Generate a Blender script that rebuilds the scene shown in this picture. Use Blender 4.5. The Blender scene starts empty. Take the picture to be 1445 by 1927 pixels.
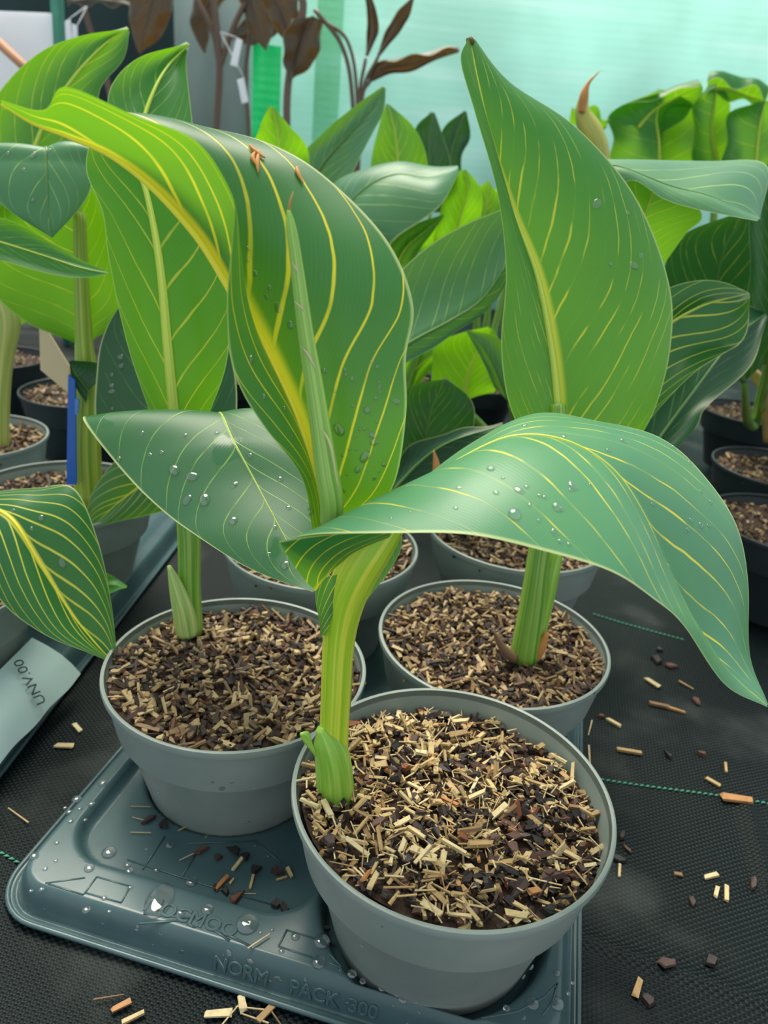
import bpy, math, random
import numpy as np
from mathutils import Matrix, Vector

random.seed(7)
RNG = np.random.default_rng(11)
sc = bpy.context.scene
COL = sc.collection

# ------------------------------------------------------------------ camera
F = 1400.0; CX, CY = 722.5, 963.5; RIM = .105
PIT = math.radians(23.48); ROL = math.radians(5.4)
CAM = np.array([0, 0, RIM + .288])
fw = np.array([0, math.cos(PIT), -math.sin(PIT)])
up0 = np.array([0, math.sin(PIT), math.cos(PIT)])
rt0 = np.array([1., 0, 0])
cr = rt0 * math.cos(ROL) + up0 * math.sin(ROL)
cu = -rt0 * math.sin(ROL) + up0 * math.cos(ROL)
cam = bpy.data.cameras.new('camera'); camo = bpy.data.objects.new('camera', cam); COL.objects.link(camo)
M = Matrix.Identity(4)
for i, v in enumerate((cr, cu, -fw)):
    for k in range(3): M[k][i] = v[k]
for k in range(3): M[k][3] = CAM[k]
camo.matrix_world = M
cam.sensor_fit = 'VERTICAL'; cam.sensor_height = 36; cam.lens = F * 36 / 1927
cam.clip_start = .02; cam.clip_end = 50
cam.dof.use_dof = True; cam.dof.focus_distance = .375; cam.dof.aperture_fstop = 11
sc.camera = camo

# ------------------------------------------------------------------ light
w = bpy.data.worlds.new('world'); sc.world = w; w.use_nodes = True
bg = w.node_tree.nodes['Background']
bg.inputs[0].default_value = (.86, .97, 1.0, 1); bg.inputs[1].default_value = .80
sun = bpy.data.lights.new('sun', 'SUN'); suno = bpy.data.objects.new('sun', sun); COL.objects.link(suno)
sun.energy = 5.0; sun.angle = math.radians(40); sun.color = (1, .93, .78)
suno.rotation_euler = Vector((.16, -.38, -.91)).to_track_quat('-Z', 'Y').to_euler()
suno.location = (.5, 2, 4)
sc.view_settings.view_transform = 'Standard'; sc.view_settings.look = 'None'
sc.view_settings.exposure = .12; sc.view_settings.gamma = 1; sc.view_settings.use_curve_mapping = False

# ------------------------------------------------------------------ helpers
def ray(px, py):
    x, y = (px - CX) / F, (py - CY) / F
    return fw + cr * x - cu * y
def ony(px, py, Y):
    r = ray(px, py); return CAM + r * (Y / r[1])
def onz(px, py, z):
    r = ray(px, py); return CAM + r * ((z - CAM[2]) / r[2])
def proj(p):
    d = np.asarray(p) - CAM; z = d @ fw
    return np.stack([CX + (d @ cr) / z * F, CY - (d @ cu) / z * F, z], -1)

ROOT = {}
def tag(o, label=None, cat=None, group=None, kind=None):
    if label: o['label'] = label
    if cat: o['category'] = cat
    if group: o['group'] = group
    if kind: o['kind'] = kind
    return o
def empty(name, loc, label, cat, group=None):
    o = bpy.data.objects.new(name, None); COL.objects.link(o)
    o.location = loc; o.empty_display_size = .01
    ROOT[o.name] = np.array(loc, float)
    return tag(o, label, cat, group)
def root_loc(o):
    while o.parent: o = o.parent
    return ROOT.get(o.name, np.zeros(3))
def mesh(name, V, Fc, mat, parent=None, smooth=True, uv=None, angle=None):
    V = np.asarray(V, float)
    if parent is not None: V = V - root_loc(parent)
    me = bpy.data.meshes.new(name)
    me.from_pydata(V.tolist(), [], [list(map(int, f)) for f in Fc])
    if uv is not None:
        ul = me.uv_layers.new(name='UVMap')
        idx = np.empty(len(me.loops), dtype=np.int32); me.loops.foreach_get('vertex_index', idx)
        ul.data.foreach_set('uv', np.asarray(uv, np.float32)[idx].ravel())
    if smooth: me.polygons.foreach_set('use_smooth', [True] * len(me.polygons))
    if angle: me.set_sharp_from_angle(angle=angle)
    me.materials.append(mat); me.update()
    o = bpy.data.objects.new(name, me); COL.objects.link(o)
    if parent is not None: o.parent = parent
    return o
def catmull(P, n):
    """P (k,...) -> (n,...) through the points; returns samples"""
    P = np.asarray(P, float); k = len(P)
    Q = np.concatenate([[2 * P[0] - P[1]], P, [2 * P[-1] - P[-2]]])
    t = np.linspace(0, k - 1, n); i = np.minimum(t.astype(int), k - 2); f = t - i
    sh = (n,) + (1,) * (P.ndim - 1); f = f.reshape(sh)
    a, b, c, d = Q[i], Q[i + 1], Q[i + 2], Q[i + 3]
    return .5 * (2 * b + (c - a) * f + (2 * a - 5 * b + 4 * c - d) * f**2 + (3 * b - a - 3 * c + d) * f**3)
def tube_data(P, R, n=12, cap=True, flat=1.0, flat_dir=None):
    P = np.asarray(P, float); R = np.broadcast_to(np.asarray(R, float), (len(P),))
    T = np.gradient(P, axis=0); T /= np.linalg.norm(T, axis=1)[:, None] + 1e-12
    ref = np.array([0, 0, 1.]) if abs(T[0][2]) < .8 else np.array([1., 0, 0])
    if flat_dir is not None: ref = np.asarray(flat_dir, float)
    V = []; UV = []
    a = np.linspace(0, 2 * math.pi, n, endpoint=False)
    for i in range(len(P)):
        s = np.cross(T[i], ref); s /= np.linalg.norm(s) + 1e-12
        b = np.cross(s, T[i]); ref = b if flat_dir is None else ref
        for j, x in enumerate(a):
            V.append(P[i] + R[i] * (math.cos(x) * s + flat * math.sin(x) * b)); UV.append((j / n, i / (len(P) - 1)))
    Fc = []
    for i in range(len(P) - 1):
        for j in range(n):
            k = (j + 1) % n
            Fc.append((i * n + j, i * n + k, (i + 1) * n + k, (i + 1) * n + j))
    if cap:
        Fc.append(tuple(range(n - 1, -1, -1))); Fc.append(tuple((len(P) - 1) * n + j for j in range(n)))
    return V, Fc, UV
def tube(name, P, R, mat, parent=None, n=12, ns=None, flat=1.0, flat_dir=None, cap=True):
    P = np.asarray(P, float); R = np.broadcast_to(np.asarray(R, float), (len(P),))
    if ns: P = catmull(P, ns); R = catmull(np.stack([R, R], 1), ns)[:, 0]
    V, Fc, UV = tube_data(P, R, n, cap, flat, flat_dir)
    return mesh(name, V, Fc, mat, parent, uv=UV)
def px_path(pts): return [ony(*p) for p in pts]
def lathe(name, prof, mat, parent, c, n=96):
    """prof: list of (r,z)"""
    a = np.linspace(0, 2 * math.pi, n, endpoint=False); V = []; Fc = []
    for r, z in prof:
        for x in a: V.append((c[0] + r * math.cos(x), c[1] + r * math.sin(x), c[2] + z))
    for i in range(len(prof) - 1):
        for j in range(n):
            k = (j + 1) % n; Fc.append((i * n + j, i * n + k, (i + 1) * n + k, (i + 1) * n + j))
    return mesh(name, V, Fc, mat, parent, angle=math.radians(40))

# ------------------------------------------------------------------ materials
class NT:
    def __init__(s, name):
        s.m = bpy.data.materials.new(name); s.m.use_nodes = True; s.t = s.m.node_tree
        s.b = s.t.nodes['Principled BSDF']; s.out = s.t.nodes['Material Output']
    def n(s, ty, **kw):
        x = s.t.nodes.new(ty)
        for k, v in kw.items(): setattr(x, k, v)
        return x
    def l(s, a, b): s.t.links.new(a, b)
    def setin(s, sock, v):
        if isinstance(v, (int, float, tuple)): sock.default_value = v
        else: s.l(v, sock)
    def math(s, op, a, b=None, c=None, clamp=False):
        x = s.n('ShaderNodeMath', operation=op); x.use_clamp = clamp
        for i, v in enumerate((a, b, c)):
            if v is not None: s.setin(x.inputs[i], v)
        return x.outputs[0]
    def smooth(s, v, a, b, lo=0., hi=1.):
        x = s.n('ShaderNodeMapRange', interpolation_type='SMOOTHSTEP')
        for i, q in zip((0, 1, 2, 3, 4), (v, a, b, lo, hi)): s.setin(x.inputs[i], q)
        return x.outputs[0]
    def mix(s, f, a, b):
        x = s.n('ShaderNodeMix', data_type='RGBA')
        s.setin(x.inputs[0], f)
        for i, v in ((6, a), (7, b)): s.setin(x.inputs[i], v if not isinstance(v, tuple) else (*v[:3], 1))
        return x.outputs[2]
    def noise(s, vec=None, scale=5., detail=3., dims='3D', w=None, rough=.5):
        x = s.n('ShaderNodeTexNoise', noise_dimensions=dims)
        x.inputs['Scale'].default_value = scale; x.inputs['Detail'].default_value = detail; x.inputs['Roughness'].default_value = rough
        if vec is not None: s.l(vec, x.inputs['Vector'])
        if w is not None: s.l(w, x.inputs['W'])
        return x.outputs[0]
    def obj(s): return s.n('ShaderNodeTexCoord').outputs['Object']
    def bump(s, h, strength=.3, dist=.001, base=None):
        x = s.n('ShaderNodeBump'); x.inputs['Strength'].default_value = strength; x.inputs['Distance'].default_value = dist
        s.l(h, x.inputs['Height'])
        if base is not None: s.l(base, x.inputs['Normal'])
        return x.outputs[0]
    def ramp(s, f, stops):
        x = s.n('ShaderNodeValToRGB'); e = x.color_ramp.elements
        while len(e) < len(stops): e.new(.5)
        for i, (p, c) in enumerate(stops): e[i].position = p; e[i].color = (*c, 1)
        s.l(f, x.inputs[0]); return x.outputs[0]

def srgb(r, g, b):
    return tuple(((c / 255) / 12.92 if c / 255 <= .04045 else ((c / 255 + .055) / 1.055) ** 2.4) for c in (r, g, b))

def leaf_mat(name, green, vein=srgb(214, 212, 70), nv=9, slope=.5, width=.16, transl=.42, tcol=None, rough=.36, midw=.05, dash=.5, wet=0.):
    t = NT(name)
    uv = t.n('ShaderNodeUVMap'); uv.uv_map = 'UVMap'
    sp = t.n('ShaderNodeSeparateXYZ'); t.l(uv.outputs[0], sp.inputs[0])
    U, Vv = sp.outputs[0], sp.outputs[1]
    su = t.math('MULTIPLY_ADD', U, 2., -1.); au = t.math('ABSOLUTE', su)
    sg = t.math('MULTIPLY', t.math('GREATER_THAN', U, .5), 17.37)
    a1 = t.math('MULTIPLY', t.math('POWER', au, .62), slope * .55)
    a2 = t.math('MULTIPLY', t.math('POWER', au, 2.2), slope * .45)
    s = t.math('SUBTRACT', t.math('SUBTRACT', Vv, a1), a2)
    ob = t.obj()
    nz = t.noise(ob, 40, 2)
    s = t.math('ADD', s, t.math('MULTIPLY', t.math('SUBTRACT', nz, .5), .02))
    w_ = t.math('ADD', t.math('MULTIPLY', s, float(nv)), sg)
    vo = t.n('ShaderNodeTexVoronoi', voronoi_dimensions='1D', feature='DISTANCE_TO_EDGE')
    vo.inputs['Scale'].default_value = 1.; vo.inputs['Randomness'].default_value = .75; t.l(w_, vo.inputs['W'])
    # strength along and between veins
    cmb = t.n('ShaderNodeCombineXYZ'); t.l(t.math('MULTIPLY', w_, .8), cmb.inputs[0]); t.l(t.math('MULTIPLY', au, 4.), cmb.inputs[1])
    vn = t.noise(cmb.outputs[0], 1.3, 2)
    wd = t.math('MULTIPLY', t.math('MULTIPLY_ADD', t.math('SUBTRACT', vn, .5), 2.2 * dash + .01, 1.), width)
    wd = t.math('MULTIPLY', wd, t.math('MULTIPLY_ADD', au, -.75, 1.15))
    wd = t.math('MAXIMUM', wd, .004)
    vm = t.math('SUBTRACT', 1., t.smooth(vo.outputs['Distance'], t.math('MULTIPLY', wd, .35), wd), clamp=True)
    vm = t.math('MULTIPLY', vm, t.smooth(vn, .30 + .15 * dash, .48 + .14 * dash, 1 - dash, 1.))
    mw = t.math('MULTIPLY', t.math('MULTIPLY_ADD', Vv, -.9, 1.1), midw)
    mm = t.math('SUBTRACT', 1., t.smooth(au, t.math('MULTIPLY', mw, .45), mw), clamp=True)
    mask = t.math('MAXIMUM', vm, mm)
    fine = t.math('SINE', t.math('MULTIPLY', w_, 56.))
    big = t.noise(ob, 12, 3)
    g2 = tuple(c * f for c, f in zip(green, (1.25, 1.12, .9))); g1 = tuple(c * f for c, f in zip(green, (.8, .88, 1.0)))
    col = t.mix(t.smooth(big, .3, .7), g1, g2)
    col = t.mix(t.math('MULTIPLY_ADD', fine, .09, .09), col, tuple(min(1, c * 1.7) for c in green))
    col = t.mix(t.math('MULTIPLY', mask, .95), col, vein)
    edge = t.smooth(au, .975, .992)
    col = t.mix(t.math('MULTIPLY', edge, .75), col, srgb(205, 215, 150))
    tc = tcol or srgb(140, 206, 22)
    tcl = t.mix(t.math('MULTIPLY', mask, .8), tc, srgb(240, 236, 70))
    bmp = t.bump(t.math('ADD', t.math('MULTIPLY', fine, .06), mask), .25, .0006)
    pb = t.b
    t.l(col, pb.inputs['Base Color']); pb.inputs['Roughness'].default_value = rough
    pb.inputs['Specular IOR Level'].default_value = .5
    if wet:
        wm = t.smooth(t.noise(ob, 26, 2), .56, .585)
        t.l(t.math('MULTIPLY_ADD', wm, -(rough - .2), rough), pb.inputs['Roughness'])
        pb.inputs['Coat Roughness'].default_value = .12; t.l(t.math('MULTIPLY', wm, wet), pb.inputs['Coat Weight'])
    t.l(bmp, pb.inputs['Normal'])
    tr = t.n('ShaderNodeBsdfTranslucent'); t.l(tcl, tr.inputs[0]); t.l(bmp, tr.inputs['Normal'])
    mx = t.n('ShaderNodeMixShader'); mx.inputs[0].default_value = transl
    t.l(pb.outputs[0], mx.inputs[1]); t.l(tr.outputs[0], mx.inputs[2]); t.l(mx.outputs[0], t.out.inputs[0])
    return t.m

def stem_mat(name, c1, c2):
    t = NT(name); uv = t.n('ShaderNodeUVMap'); uv.uv_map = 'UVMap'
    mp = t.n('ShaderNodeMapping'); mp.inputs['Scale'].default_value = (26, .8, 1); t.l(uv.outputs[0], mp.inputs[0])
    f = t.noise(mp.outputs[0], 1., 2)
    col = t.mix(t.smooth(f, .3, .7), c1, c2)
    t.l(col, t.b.inputs['Base Color']); t.b.inputs['Roughness'].default_value = .35
    t.b.inputs['Subsurface Weight'].default_value = .25; t.b.inputs['Subsurface Radius'].default_value = (.004, .006, .001)
    t.b.inputs['Subsurface Scale'].default_value = 1.
    t.l(t.bump(f, .3, .0006), t.b.inputs['Normal'])
    return t.m

def plain(name, c, rough=.5, nscale=60, var=.2, bump=.1, spec=.5, bdist=.0006, transl=0):
    t = NT(name); ob = t.obj(); f = t.noise(ob, nscale, 4)
    col = t.mix(f, tuple(x * (1 - var) for x in c), tuple(min(1, x * (1 + var)) for x in c))
    t.l(col, t.b.inputs['Base Color']); t.b.inputs['Roughness'].default_value = rough
    t.b.inputs['Specular IOR Level'].default_value = spec
    if bump: t.l(t.bump(f, bump, bdist), t.b.inputs['Normal'])
    if transl:
        tr = t.n('ShaderNodeBsdfTranslucent'); t.l(col, tr.inputs[0])
        mx = t.n('ShaderNodeMixShader'); mx.inputs[0].default_value = transl
        t.l(t.b.outputs[0], mx.inputs[1]); t.l(tr.outputs[0], mx.inputs[2]); t.l(mx.outputs[0], t.out.inputs[0])
    return t.m

G = {}
deep = srgb(52, 128, 72); mid_g = srgb(62, 140, 62); grey_g = srgb(84, 140, 96); dark_g = srgb(34, 92, 54); lime = srgb(104, 168, 36)
yel = srgb(232, 222, 66)
G['hero'] = leaf_mat('leaf_variegated', srgb(38, 104, 62), srgb(240, 222, 50), nv=7.5, slope=.55, width=.085, midw=.21, dash=.3, transl=.36)
G['fold'] = leaf_mat('leaf_arching', srgb(78, 138, 104), srgb(228, 218, 70), nv=11, slope=.46, width=.05, midw=.02, dash=.8, transl=.24, rough=.40)
G['wet'] = leaf_mat('leaf_wet', srgb(46, 96, 62), srgb(128, 164, 84), nv=11, slope=.36, width=.035, midw=.02, dash=.5, transl=.2, rough=.42, wet=.08)
G['up'] = leaf_mat('leaf_upright', srgb(50, 122, 62), srgb(190, 200, 70), nv=15, slope=.62, width=.07, midw=.09, dash=.95, transl=.42)
G['lime'] = leaf_mat('leaf_lime', srgb(66, 140, 40), srgb(200, 205, 70), nv=6, slope=.42, width=.05, midw=.10, dash=.25, transl=.5)
G['mid'] = leaf_mat('leaf_mid', srgb(52, 122, 60), srgb(140, 186, 80), nv=9, slope=.45, width=.06, midw=.05, dash=.6, transl=.36)
G['grey'] = leaf_mat('leaf_waxy', srgb(72, 124, 90), srgb(150, 185, 110), nv=9, slope=.45, width=.045, midw=.05, dash=.6, transl=.18, rough=.42)
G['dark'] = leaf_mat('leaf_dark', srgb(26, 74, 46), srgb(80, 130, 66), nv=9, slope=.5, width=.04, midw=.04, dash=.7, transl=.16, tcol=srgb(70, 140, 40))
G['stripe'] = leaf_mat('leaf_striped', srgb(34, 98, 54), srgb(210, 212, 80), nv=6.5, slope=.5, width=.085, midw=.08, dash=.15, transl=.28)
G['bold'] = leaf_mat('leaf_bold_stripes', srgb(34, 98, 54), srgb(222, 218, 80), nv=6, slope=.95, width=.10, midw=.09, dash=.1, transl=.28)
G['bright'] = leaf_mat('leaf_bright', lime, srgb(190, 205, 70), nv=8, slope=.45, width=.04, midw=.06, dash=.5, transl=.58)
G['purple'] = leaf_mat('leaf_bronze', srgb(66, 58, 50), srgb(84, 66, 55), nv=14, slope=.4, width=.05, midw=.07, dash=.5, transl=.2, tcol=srgb(120, 80, 40))
G['taro'] = leaf_mat('leaf_taro', srgb(46, 112, 64), srgb(110, 160, 60), nv=5, slope=.3, width=.03, midw=.03, dash=.4, transl=.4)
STEM = stem_mat('stem_yellow_green', srgb(142, 190, 28), srgb(212, 212, 72))
STEMG = stem_mat('stem_green', srgb(84, 140, 44), srgb(150, 184, 80))
SHEATH = stem_mat('sheath_green', srgb(120, 172, 52), srgb(160, 196, 84))
SPIKE = stem_mat('rolled_leaf_green', srgb(116, 164, 66), srgb(166, 196, 104))
MIDRIB = stem_mat('midrib_yellow', srgb(240, 220, 36), srgb(244, 232, 84))
MIDG = stem_mat('midrib_green', srgb(168, 196, 56), srgb(208, 214, 104))
MIDD = stem_mat('midrib_dark', srgb(70, 112, 60), srgb(104, 140, 80))
BSTEM = stem_mat('stem_brown', srgb(90, 70, 60), srgb(130, 100, 84))
DRY = plain('dried_leaf', srgb(190, 130, 70), .7)

POT = NT('pot_plastic'); _f = POT.noise(POT.obj(), 90, 4)
_s = POT.noise(POT.obj(), 14, 4)
POT.l(POT.mix(POT.smooth(_s, .35, .75), srgb(124, 136, 132), srgb(144, 152, 146)), POT.b.inputs['Base Color'])
POT.l(POT.math('MULTIPLY_ADD', _f, .2, .36), POT.b.inputs['Roughness']); POT.l(POT.bump(_f, .06, .0005), POT.b.inputs['Normal']); POT = POT.m
POTD = plain('dark_pot_plastic', srgb(36, 46, 50), .45, 50, .15, .05)
TRAY = NT('tray_plastic'); _f = TRAY.noise(TRAY.obj(), 30, 4)
TRAY.l(TRAY.mix(_f, srgb(52, 76, 82), srgb(74, 98, 102)), TRAY.b.inputs['Base Color']); TRAY.b.inputs['Roughness'].default_value = .27
TRAY.l(TRAY.bump(TRAY.noise(TRAY.obj(), 120, 2), .05, .0005), TRAY.b.inputs['Normal']); TRAY = TRAY.m
SOIL = plain('potting_soil', srgb(58, 42, 34), .85, 180, .6, .9, .3, .003)

def chip_mat(name, stops, per_island):
    t = NT(name)
    if per_island: f = t.n('ShaderNodeNewGeometry').outputs['Random Per Island']
    else: f = t.n('ShaderNodeObjectInfo').outputs['Random']
    col = t.ramp(f, stops)
    nz = t.noise(t.obj(), 500, 3)
    col = t.mix(t.math('MULTIPLY', nz, .5), col, tuple(c * .35 for c in stops[0][1]))
    t.l(col, t.b.inputs['Base Color']); t.b.inputs['Roughness'].default_value = .62
    t.l(t.bump(nz, .4, .0005), t.b.inputs['Normal'])
    return t.m
ST = [(0, srgb(124, 92, 62)), (.2, srgb(184, 152, 102)), (.5, srgb(212, 188, 136)), (.75, srgb(228, 210, 164)), (.88, srgb(196, 168, 116)), (1, srgb(192, 122, 66))]
BK = [(0, srgb(28, 23, 24)), (.4, srgb(48, 38, 38)), (.65, srgb(76, 56, 52)), (.88, srgb(104, 68, 52)), (1, srgb(150, 86, 52))]
MX = [(0, srgb(34, 26, 22)), (.33, srgb(66, 46, 38)), (.5, srgb(112, 76, 48)), (.62, srgb(158, 130, 92)), (.85, srgb(198, 174, 128)), (1, srgb(146, 112, 76))]
MD = [(0, srgb(26, 20, 20)), (.4, srgb(52, 38, 34)), (.62, srgb(90, 62, 46)), (.72, srgb(180, 148, 96)), (1, srgb(214, 186, 130))]
STRAW = chip_mat('straw', ST, False); BARK = chip_mat('bark', BK, False)
MULCH = chip_mat('mulch_mix', MX, True); MULCHD = chip_mat('mulch_dark_mix', MD, True)

def water_mat():
    t = NT('water')
    lw = t.n('ShaderNodeLayerWeight'); lw.inputs[0].default_value = .5
    f = t.noise(t.obj(), 3); bm = t.bump(f, .02, .0001)
    tr = t.n('ShaderNodeBsdfTransparent'); tr.inputs[0].default_value = (.97, .99, .99, 1)
    gs = t.n('ShaderNodeBsdfGlass'); gs.inputs['IOR'].default_value = 1.33; gs.inputs['Roughness'].default_value = .01; t.l(bm, gs.inputs['Normal'])
    m0 = t.n('ShaderNodeMixShader'); m0.inputs[0].default_value = .5; t.l(tr.outputs[0], m0.inputs[1]); t.l(gs.outputs[0], m0.inputs[2])
    gl = t.n('ShaderNodeBsdfGlossy'); gl.inputs['Roughness'].default_value = .06; t.l(bm, gl.inputs['Normal'])
    mx = t.n('ShaderNodeMixShader'); t.l(t.math('MULTIPLY_ADD', t.math('POWER', lw.outputs['Facing'], 3.), .3, .10, clamp=True), mx.inputs[0])
    t.l(m0.outputs[0], mx.inputs[1]); t.l(gl.outputs[0], mx.inputs[2]); t.l(mx.outputs[0], t.out.inputs[0])
    return t.m
WATER = water_mat()

# ground cover: woven black polypropylene
def fabric():
    t = NT('woven_ground_cover'); ob = t.obj(); sp = t.n('ShaderNodeSeparateXYZ')
    mp = t.n('ShaderNodeMapping'); mp.inputs['Rotation'].default_value = (0, 0, .2); t.l(ob, mp.inputs[0]); t.l(mp.outputs[0], sp.inputs[0])
    k = math.pi / .0026
    sx = t.math('SINE', t.math('MULTIPLY', sp.outputs[0], k)); sy = t.math('SINE', t.math('MULTIPLY', sp.outputs[1], k * 1.5))
    pr = t.math('MULTIPLY', sx, sy)
    a = t.math('ADD', t.math('MULTIPLY', t.math('ABSOLUTE', sx), .5), t.math('MULTIPLY', pr, .6))
    big = t.noise(ob, 9, 4); d = t.noise(ob, 140, 3)
    col = t.mix(t.smooth(pr, -.4, .6), srgb(7, 14, 16), srgb(24, 35, 37))
    col = t.mix(t.math('MULTIPLY', t.smooth(big, .52, .70), .26), col, srgb(92, 98, 96))
    t.l(col, t.b.inputs['Base Color'])
    t.l(t.math('MULTIPLY_ADD', big, .3, .3), t.b.inputs['Roughness']); t.b.inputs['Specular IOR Level'].default_value = .14
    t.l(t.bump(t.math('ADD', a, t.math('MULTIPLY', d, .3)), .6, .0009), t.b.inputs['Normal'])
    return t.m
FAB = fabric()
def net_mat(name, c, transl=.55, k=260.):
    t = NT(name); ob = t.obj(); sp = t.n('ShaderNodeSeparateXYZ'); t.l(ob, sp.inputs[0])
    zz = t.math('SINE', t.math('MULTIPLY', sp.outputs[2], k)); big = t.noise(ob, 2.2, 3)
    mp = t.n('ShaderNodeMapping'); mp.inputs['Scale'].default_value = (1, 1, 9); t.l(ob, mp.inputs[0])
    band = t.noise(mp.outputs[0], 1.2, 3)
    col = t.mix(t.smooth(big, .3, .7), tuple(x * .86 for x in c), tuple(min(1, x * 1.06) for x in c))
    col = t.mix(t.math('MULTIPLY', t.smooth(band, .55, .7), .35), col, tuple(min(1, x * 1.25 + .05) for x in c))
    col = t.mix(t.math('MULTIPLY_ADD', zz, .03, .03), col, tuple(x * .6 for x in c))
    t.l(col, t.b.inputs['Base Color']); t.b.inputs['Roughness'].default_value = .6
    t.l(t.bump(t.math('ADD', zz, big), .2, .002), t.b.inputs['Normal'])
    tr = t.n('ShaderNodeBsdfTranslucent'); t.l(col, tr.inputs[0])
    mx = t.n('ShaderNodeMixShader'); mx.inputs[0].default_value = transl
    t.l(t.b.outputs[0], mx.inputs[1]); t.l(tr.outputs[0], mx.inputs[2]); t.l(mx.outputs[0], t.out.inputs[0])
    return t.m
NET = net_mat('mint_shade_net', srgb(214, 250, 240), .6)
NETG = net_mat('emerald_net', srgb(30, 224, 150), .6)
GREY = plain('grey_sheet', srgb(140, 156, 150), .7, 6, .25, .1)
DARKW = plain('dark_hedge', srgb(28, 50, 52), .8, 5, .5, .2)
WHITE = plain('white_plastic', srgb(242, 244, 250), .4, 20, .03, .02, transl=.55)
CREAM = plain('cream_label', srgb(214, 192, 160), .5, 20, .1, .02)
BLUE = plain('blue_plastic', srgb(16, 92, 190), .3, 40, .1, .05)
CANE = plain('cane_wood', srgb(176, 124, 90), .6, 40, .2, .2)
GPOST = plain('green_post', srgb(70, 140, 120), .5)
INK = plain('black_ink', srgb(40, 52, 50), .6)
LABEL = plain('label_film', srgb(176, 200, 200), .25, 30, .08, .05)
THREAD = plain('green_thread', srgb(70, 150, 120), .6)
FOLD = FAB

# ------------------------------------------------------------------ setting
def grid(name, x0, x1, y0, y1, nx, ny, zf, mat):
    X, Y = np.meshgrid(np.linspace(x0, x1, nx), np.linspace(y0, y1, ny)); Z = zf(X, Y)
    V = np.stack([X.ravel(), Y.ravel(), Z.ravel()], 1)
    i = np.arange((ny - 1) * nx).reshape(ny - 1, nx)[:, :-1].ravel()
    return mesh(name, V, np.stack([i, i + 1, i + nx + 1, i + nx], 1), mat)
def floor_z(X, Y):
    X = np.asarray(X, float); Y = np.asarray(Y, float)
    z = .0012 * np.sin(31 * X + 12 * Y) * np.sin(23 * Y - 9 * X) - .0012
    # creases in the sheet at the right front
    a, b = onz(1090, 1760, 0), onz(1445, 1890, 0)
    for (p, q, wd, h) in ((a, b, .004, .0035), (onz(1405, 1520, 0), onz(1440, 1640, 0), .005, .004)):
        d = q - p; L = np.hypot(d[0], d[1]); nx, ny = -d[1] / L, d[0] / L
        dist = (X - p[0]) * nx + (Y - p[1]) * ny; s = ((X - p[0]) * d[0] + (Y - p[1]) * d[1]) / L**2
        z = z + h * np.exp(-(dist / wd)**2) * np.clip(np.minimum((s + .15) * 6, (1.3 - s) * 6), 0, 1)
    return z
o = grid('floor', -2.5, 2.5, .02, 3.3, 10, 10, lambda X, Y: 0 * X - .008, FAB); tag(o, 'black woven ground cover under the far rows of pots', kind='structure')
o = grid('ground_cover', -.55, .75, .1, 1.0, 300, 220, floor_z, FAB); o.name = 'floor_front'
tag(o, 'black woven ground cover fabric with creases in front', kind='structure')

def sheet(name, x0, x1, Y, z0, z1, mat, amp=.02, freq=6, n=80):
    xs = np.linspace(x0, x1, n); V = []; Fc = []
    for side in (0, .012):
        for z in (z0, z1):
            for x in xs: V.append((x, Y + side + amp * math.sin(freq * x) + .4 * amp * math.sin(2.7 * freq * x + 1), z))
    def q(a, b):
        for i in range(n - 1): Fc.append((a * n + i, a * n + i + 1, b * n + i + 1, b * n + i))
    q(0, 1); q(3, 2); q(1, 3); q(2, 0)
    Fc.append((0, n, 3 * n, 2 * n)); Fc.append((n - 1, 3 * n - 1, 4 * n - 1, 2 * n - 1))
    return mesh(name, V, Fc, mat)
o = sheet('wall_back', -.62, 2.6, 3.0, -.01, 1.55, NET, .015, 5); tag(o, 'pale mint shade netting wall behind the plants', kind='structure')
xl = ony(0, 100, 3.0)[0] - .4
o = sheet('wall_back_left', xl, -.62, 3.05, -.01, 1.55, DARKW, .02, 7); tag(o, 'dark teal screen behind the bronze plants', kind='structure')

def slab(name, quad, th, mat, parent=None):
    """quad of 4 world points, thickness along +normal away from camera"""
    q = np.array(quad); n = np.cross(q[1] - q[0], q[3] - q[0]); n /= np.linalg.norm(n)
    if n @ (q[0] - CAM) < 0: n = -n
    V = np.concatenate([q, q + n * th]); Fc = [(0, 1, 2, 3), (7, 6, 5, 4)] + [(i, i + 4, (i + 1) % 4 + 4, (i + 1) % 4) for i in range(4)]
    return mesh(name, V, Fc, mat, parent, smooth=False)
def pslab(name, pts, Y, th, mat, parent=None): return slab(name, [ony(x, y, Y) for x, y in pts], th, mat, parent)

o = sheet('grey_fabric_sheet', ony(322, 100, 2.75)[0], ony(470, 100, 2.75)[0], 2.75, -.01, 1.4, GREY, .03, 14); tag(o, 'hanging grey fabric sheet behind the bronze plant stems', 'sheet')
o = sheet('emerald_net_strip', ony(474, 180, 2.6)[0], ony(527, 180, 2.6)[0], 2.6, -.01, ony(500, 85, 2.6)[2], NETG, .012, 30); tag(o, 'narrow emerald green net strip left of the mint wall', 'net')
o = sheet('green_net_fold', ony(592, 100, 2.9)[0], ony(640, 100, 2.9)[0], 2.93, -.01, 1.45, net_mat('pale_emerald', srgb(196, 255, 222)), .006, 40); tag(o, 'brighter green fold of netting against the mint wall', 'net')
bd = empty('white_board', tuple(ony(20, 190, 1.7) * (1, 1, 0)), 'white rectangular board at the top left behind the leaves', 'board')
pslab('board_panel', [(-60, 18), (93, 24), (101, 175), (-60, 190)], 1.7, .01, WHITE, bd)
for px in (-40, 80): q = ony(px, 120, 1.712); tube('leg', [(q[0], 1.716, -.006), (q[0], 1.716, q[2])], .008, GPOST, bd, n=8)
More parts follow.
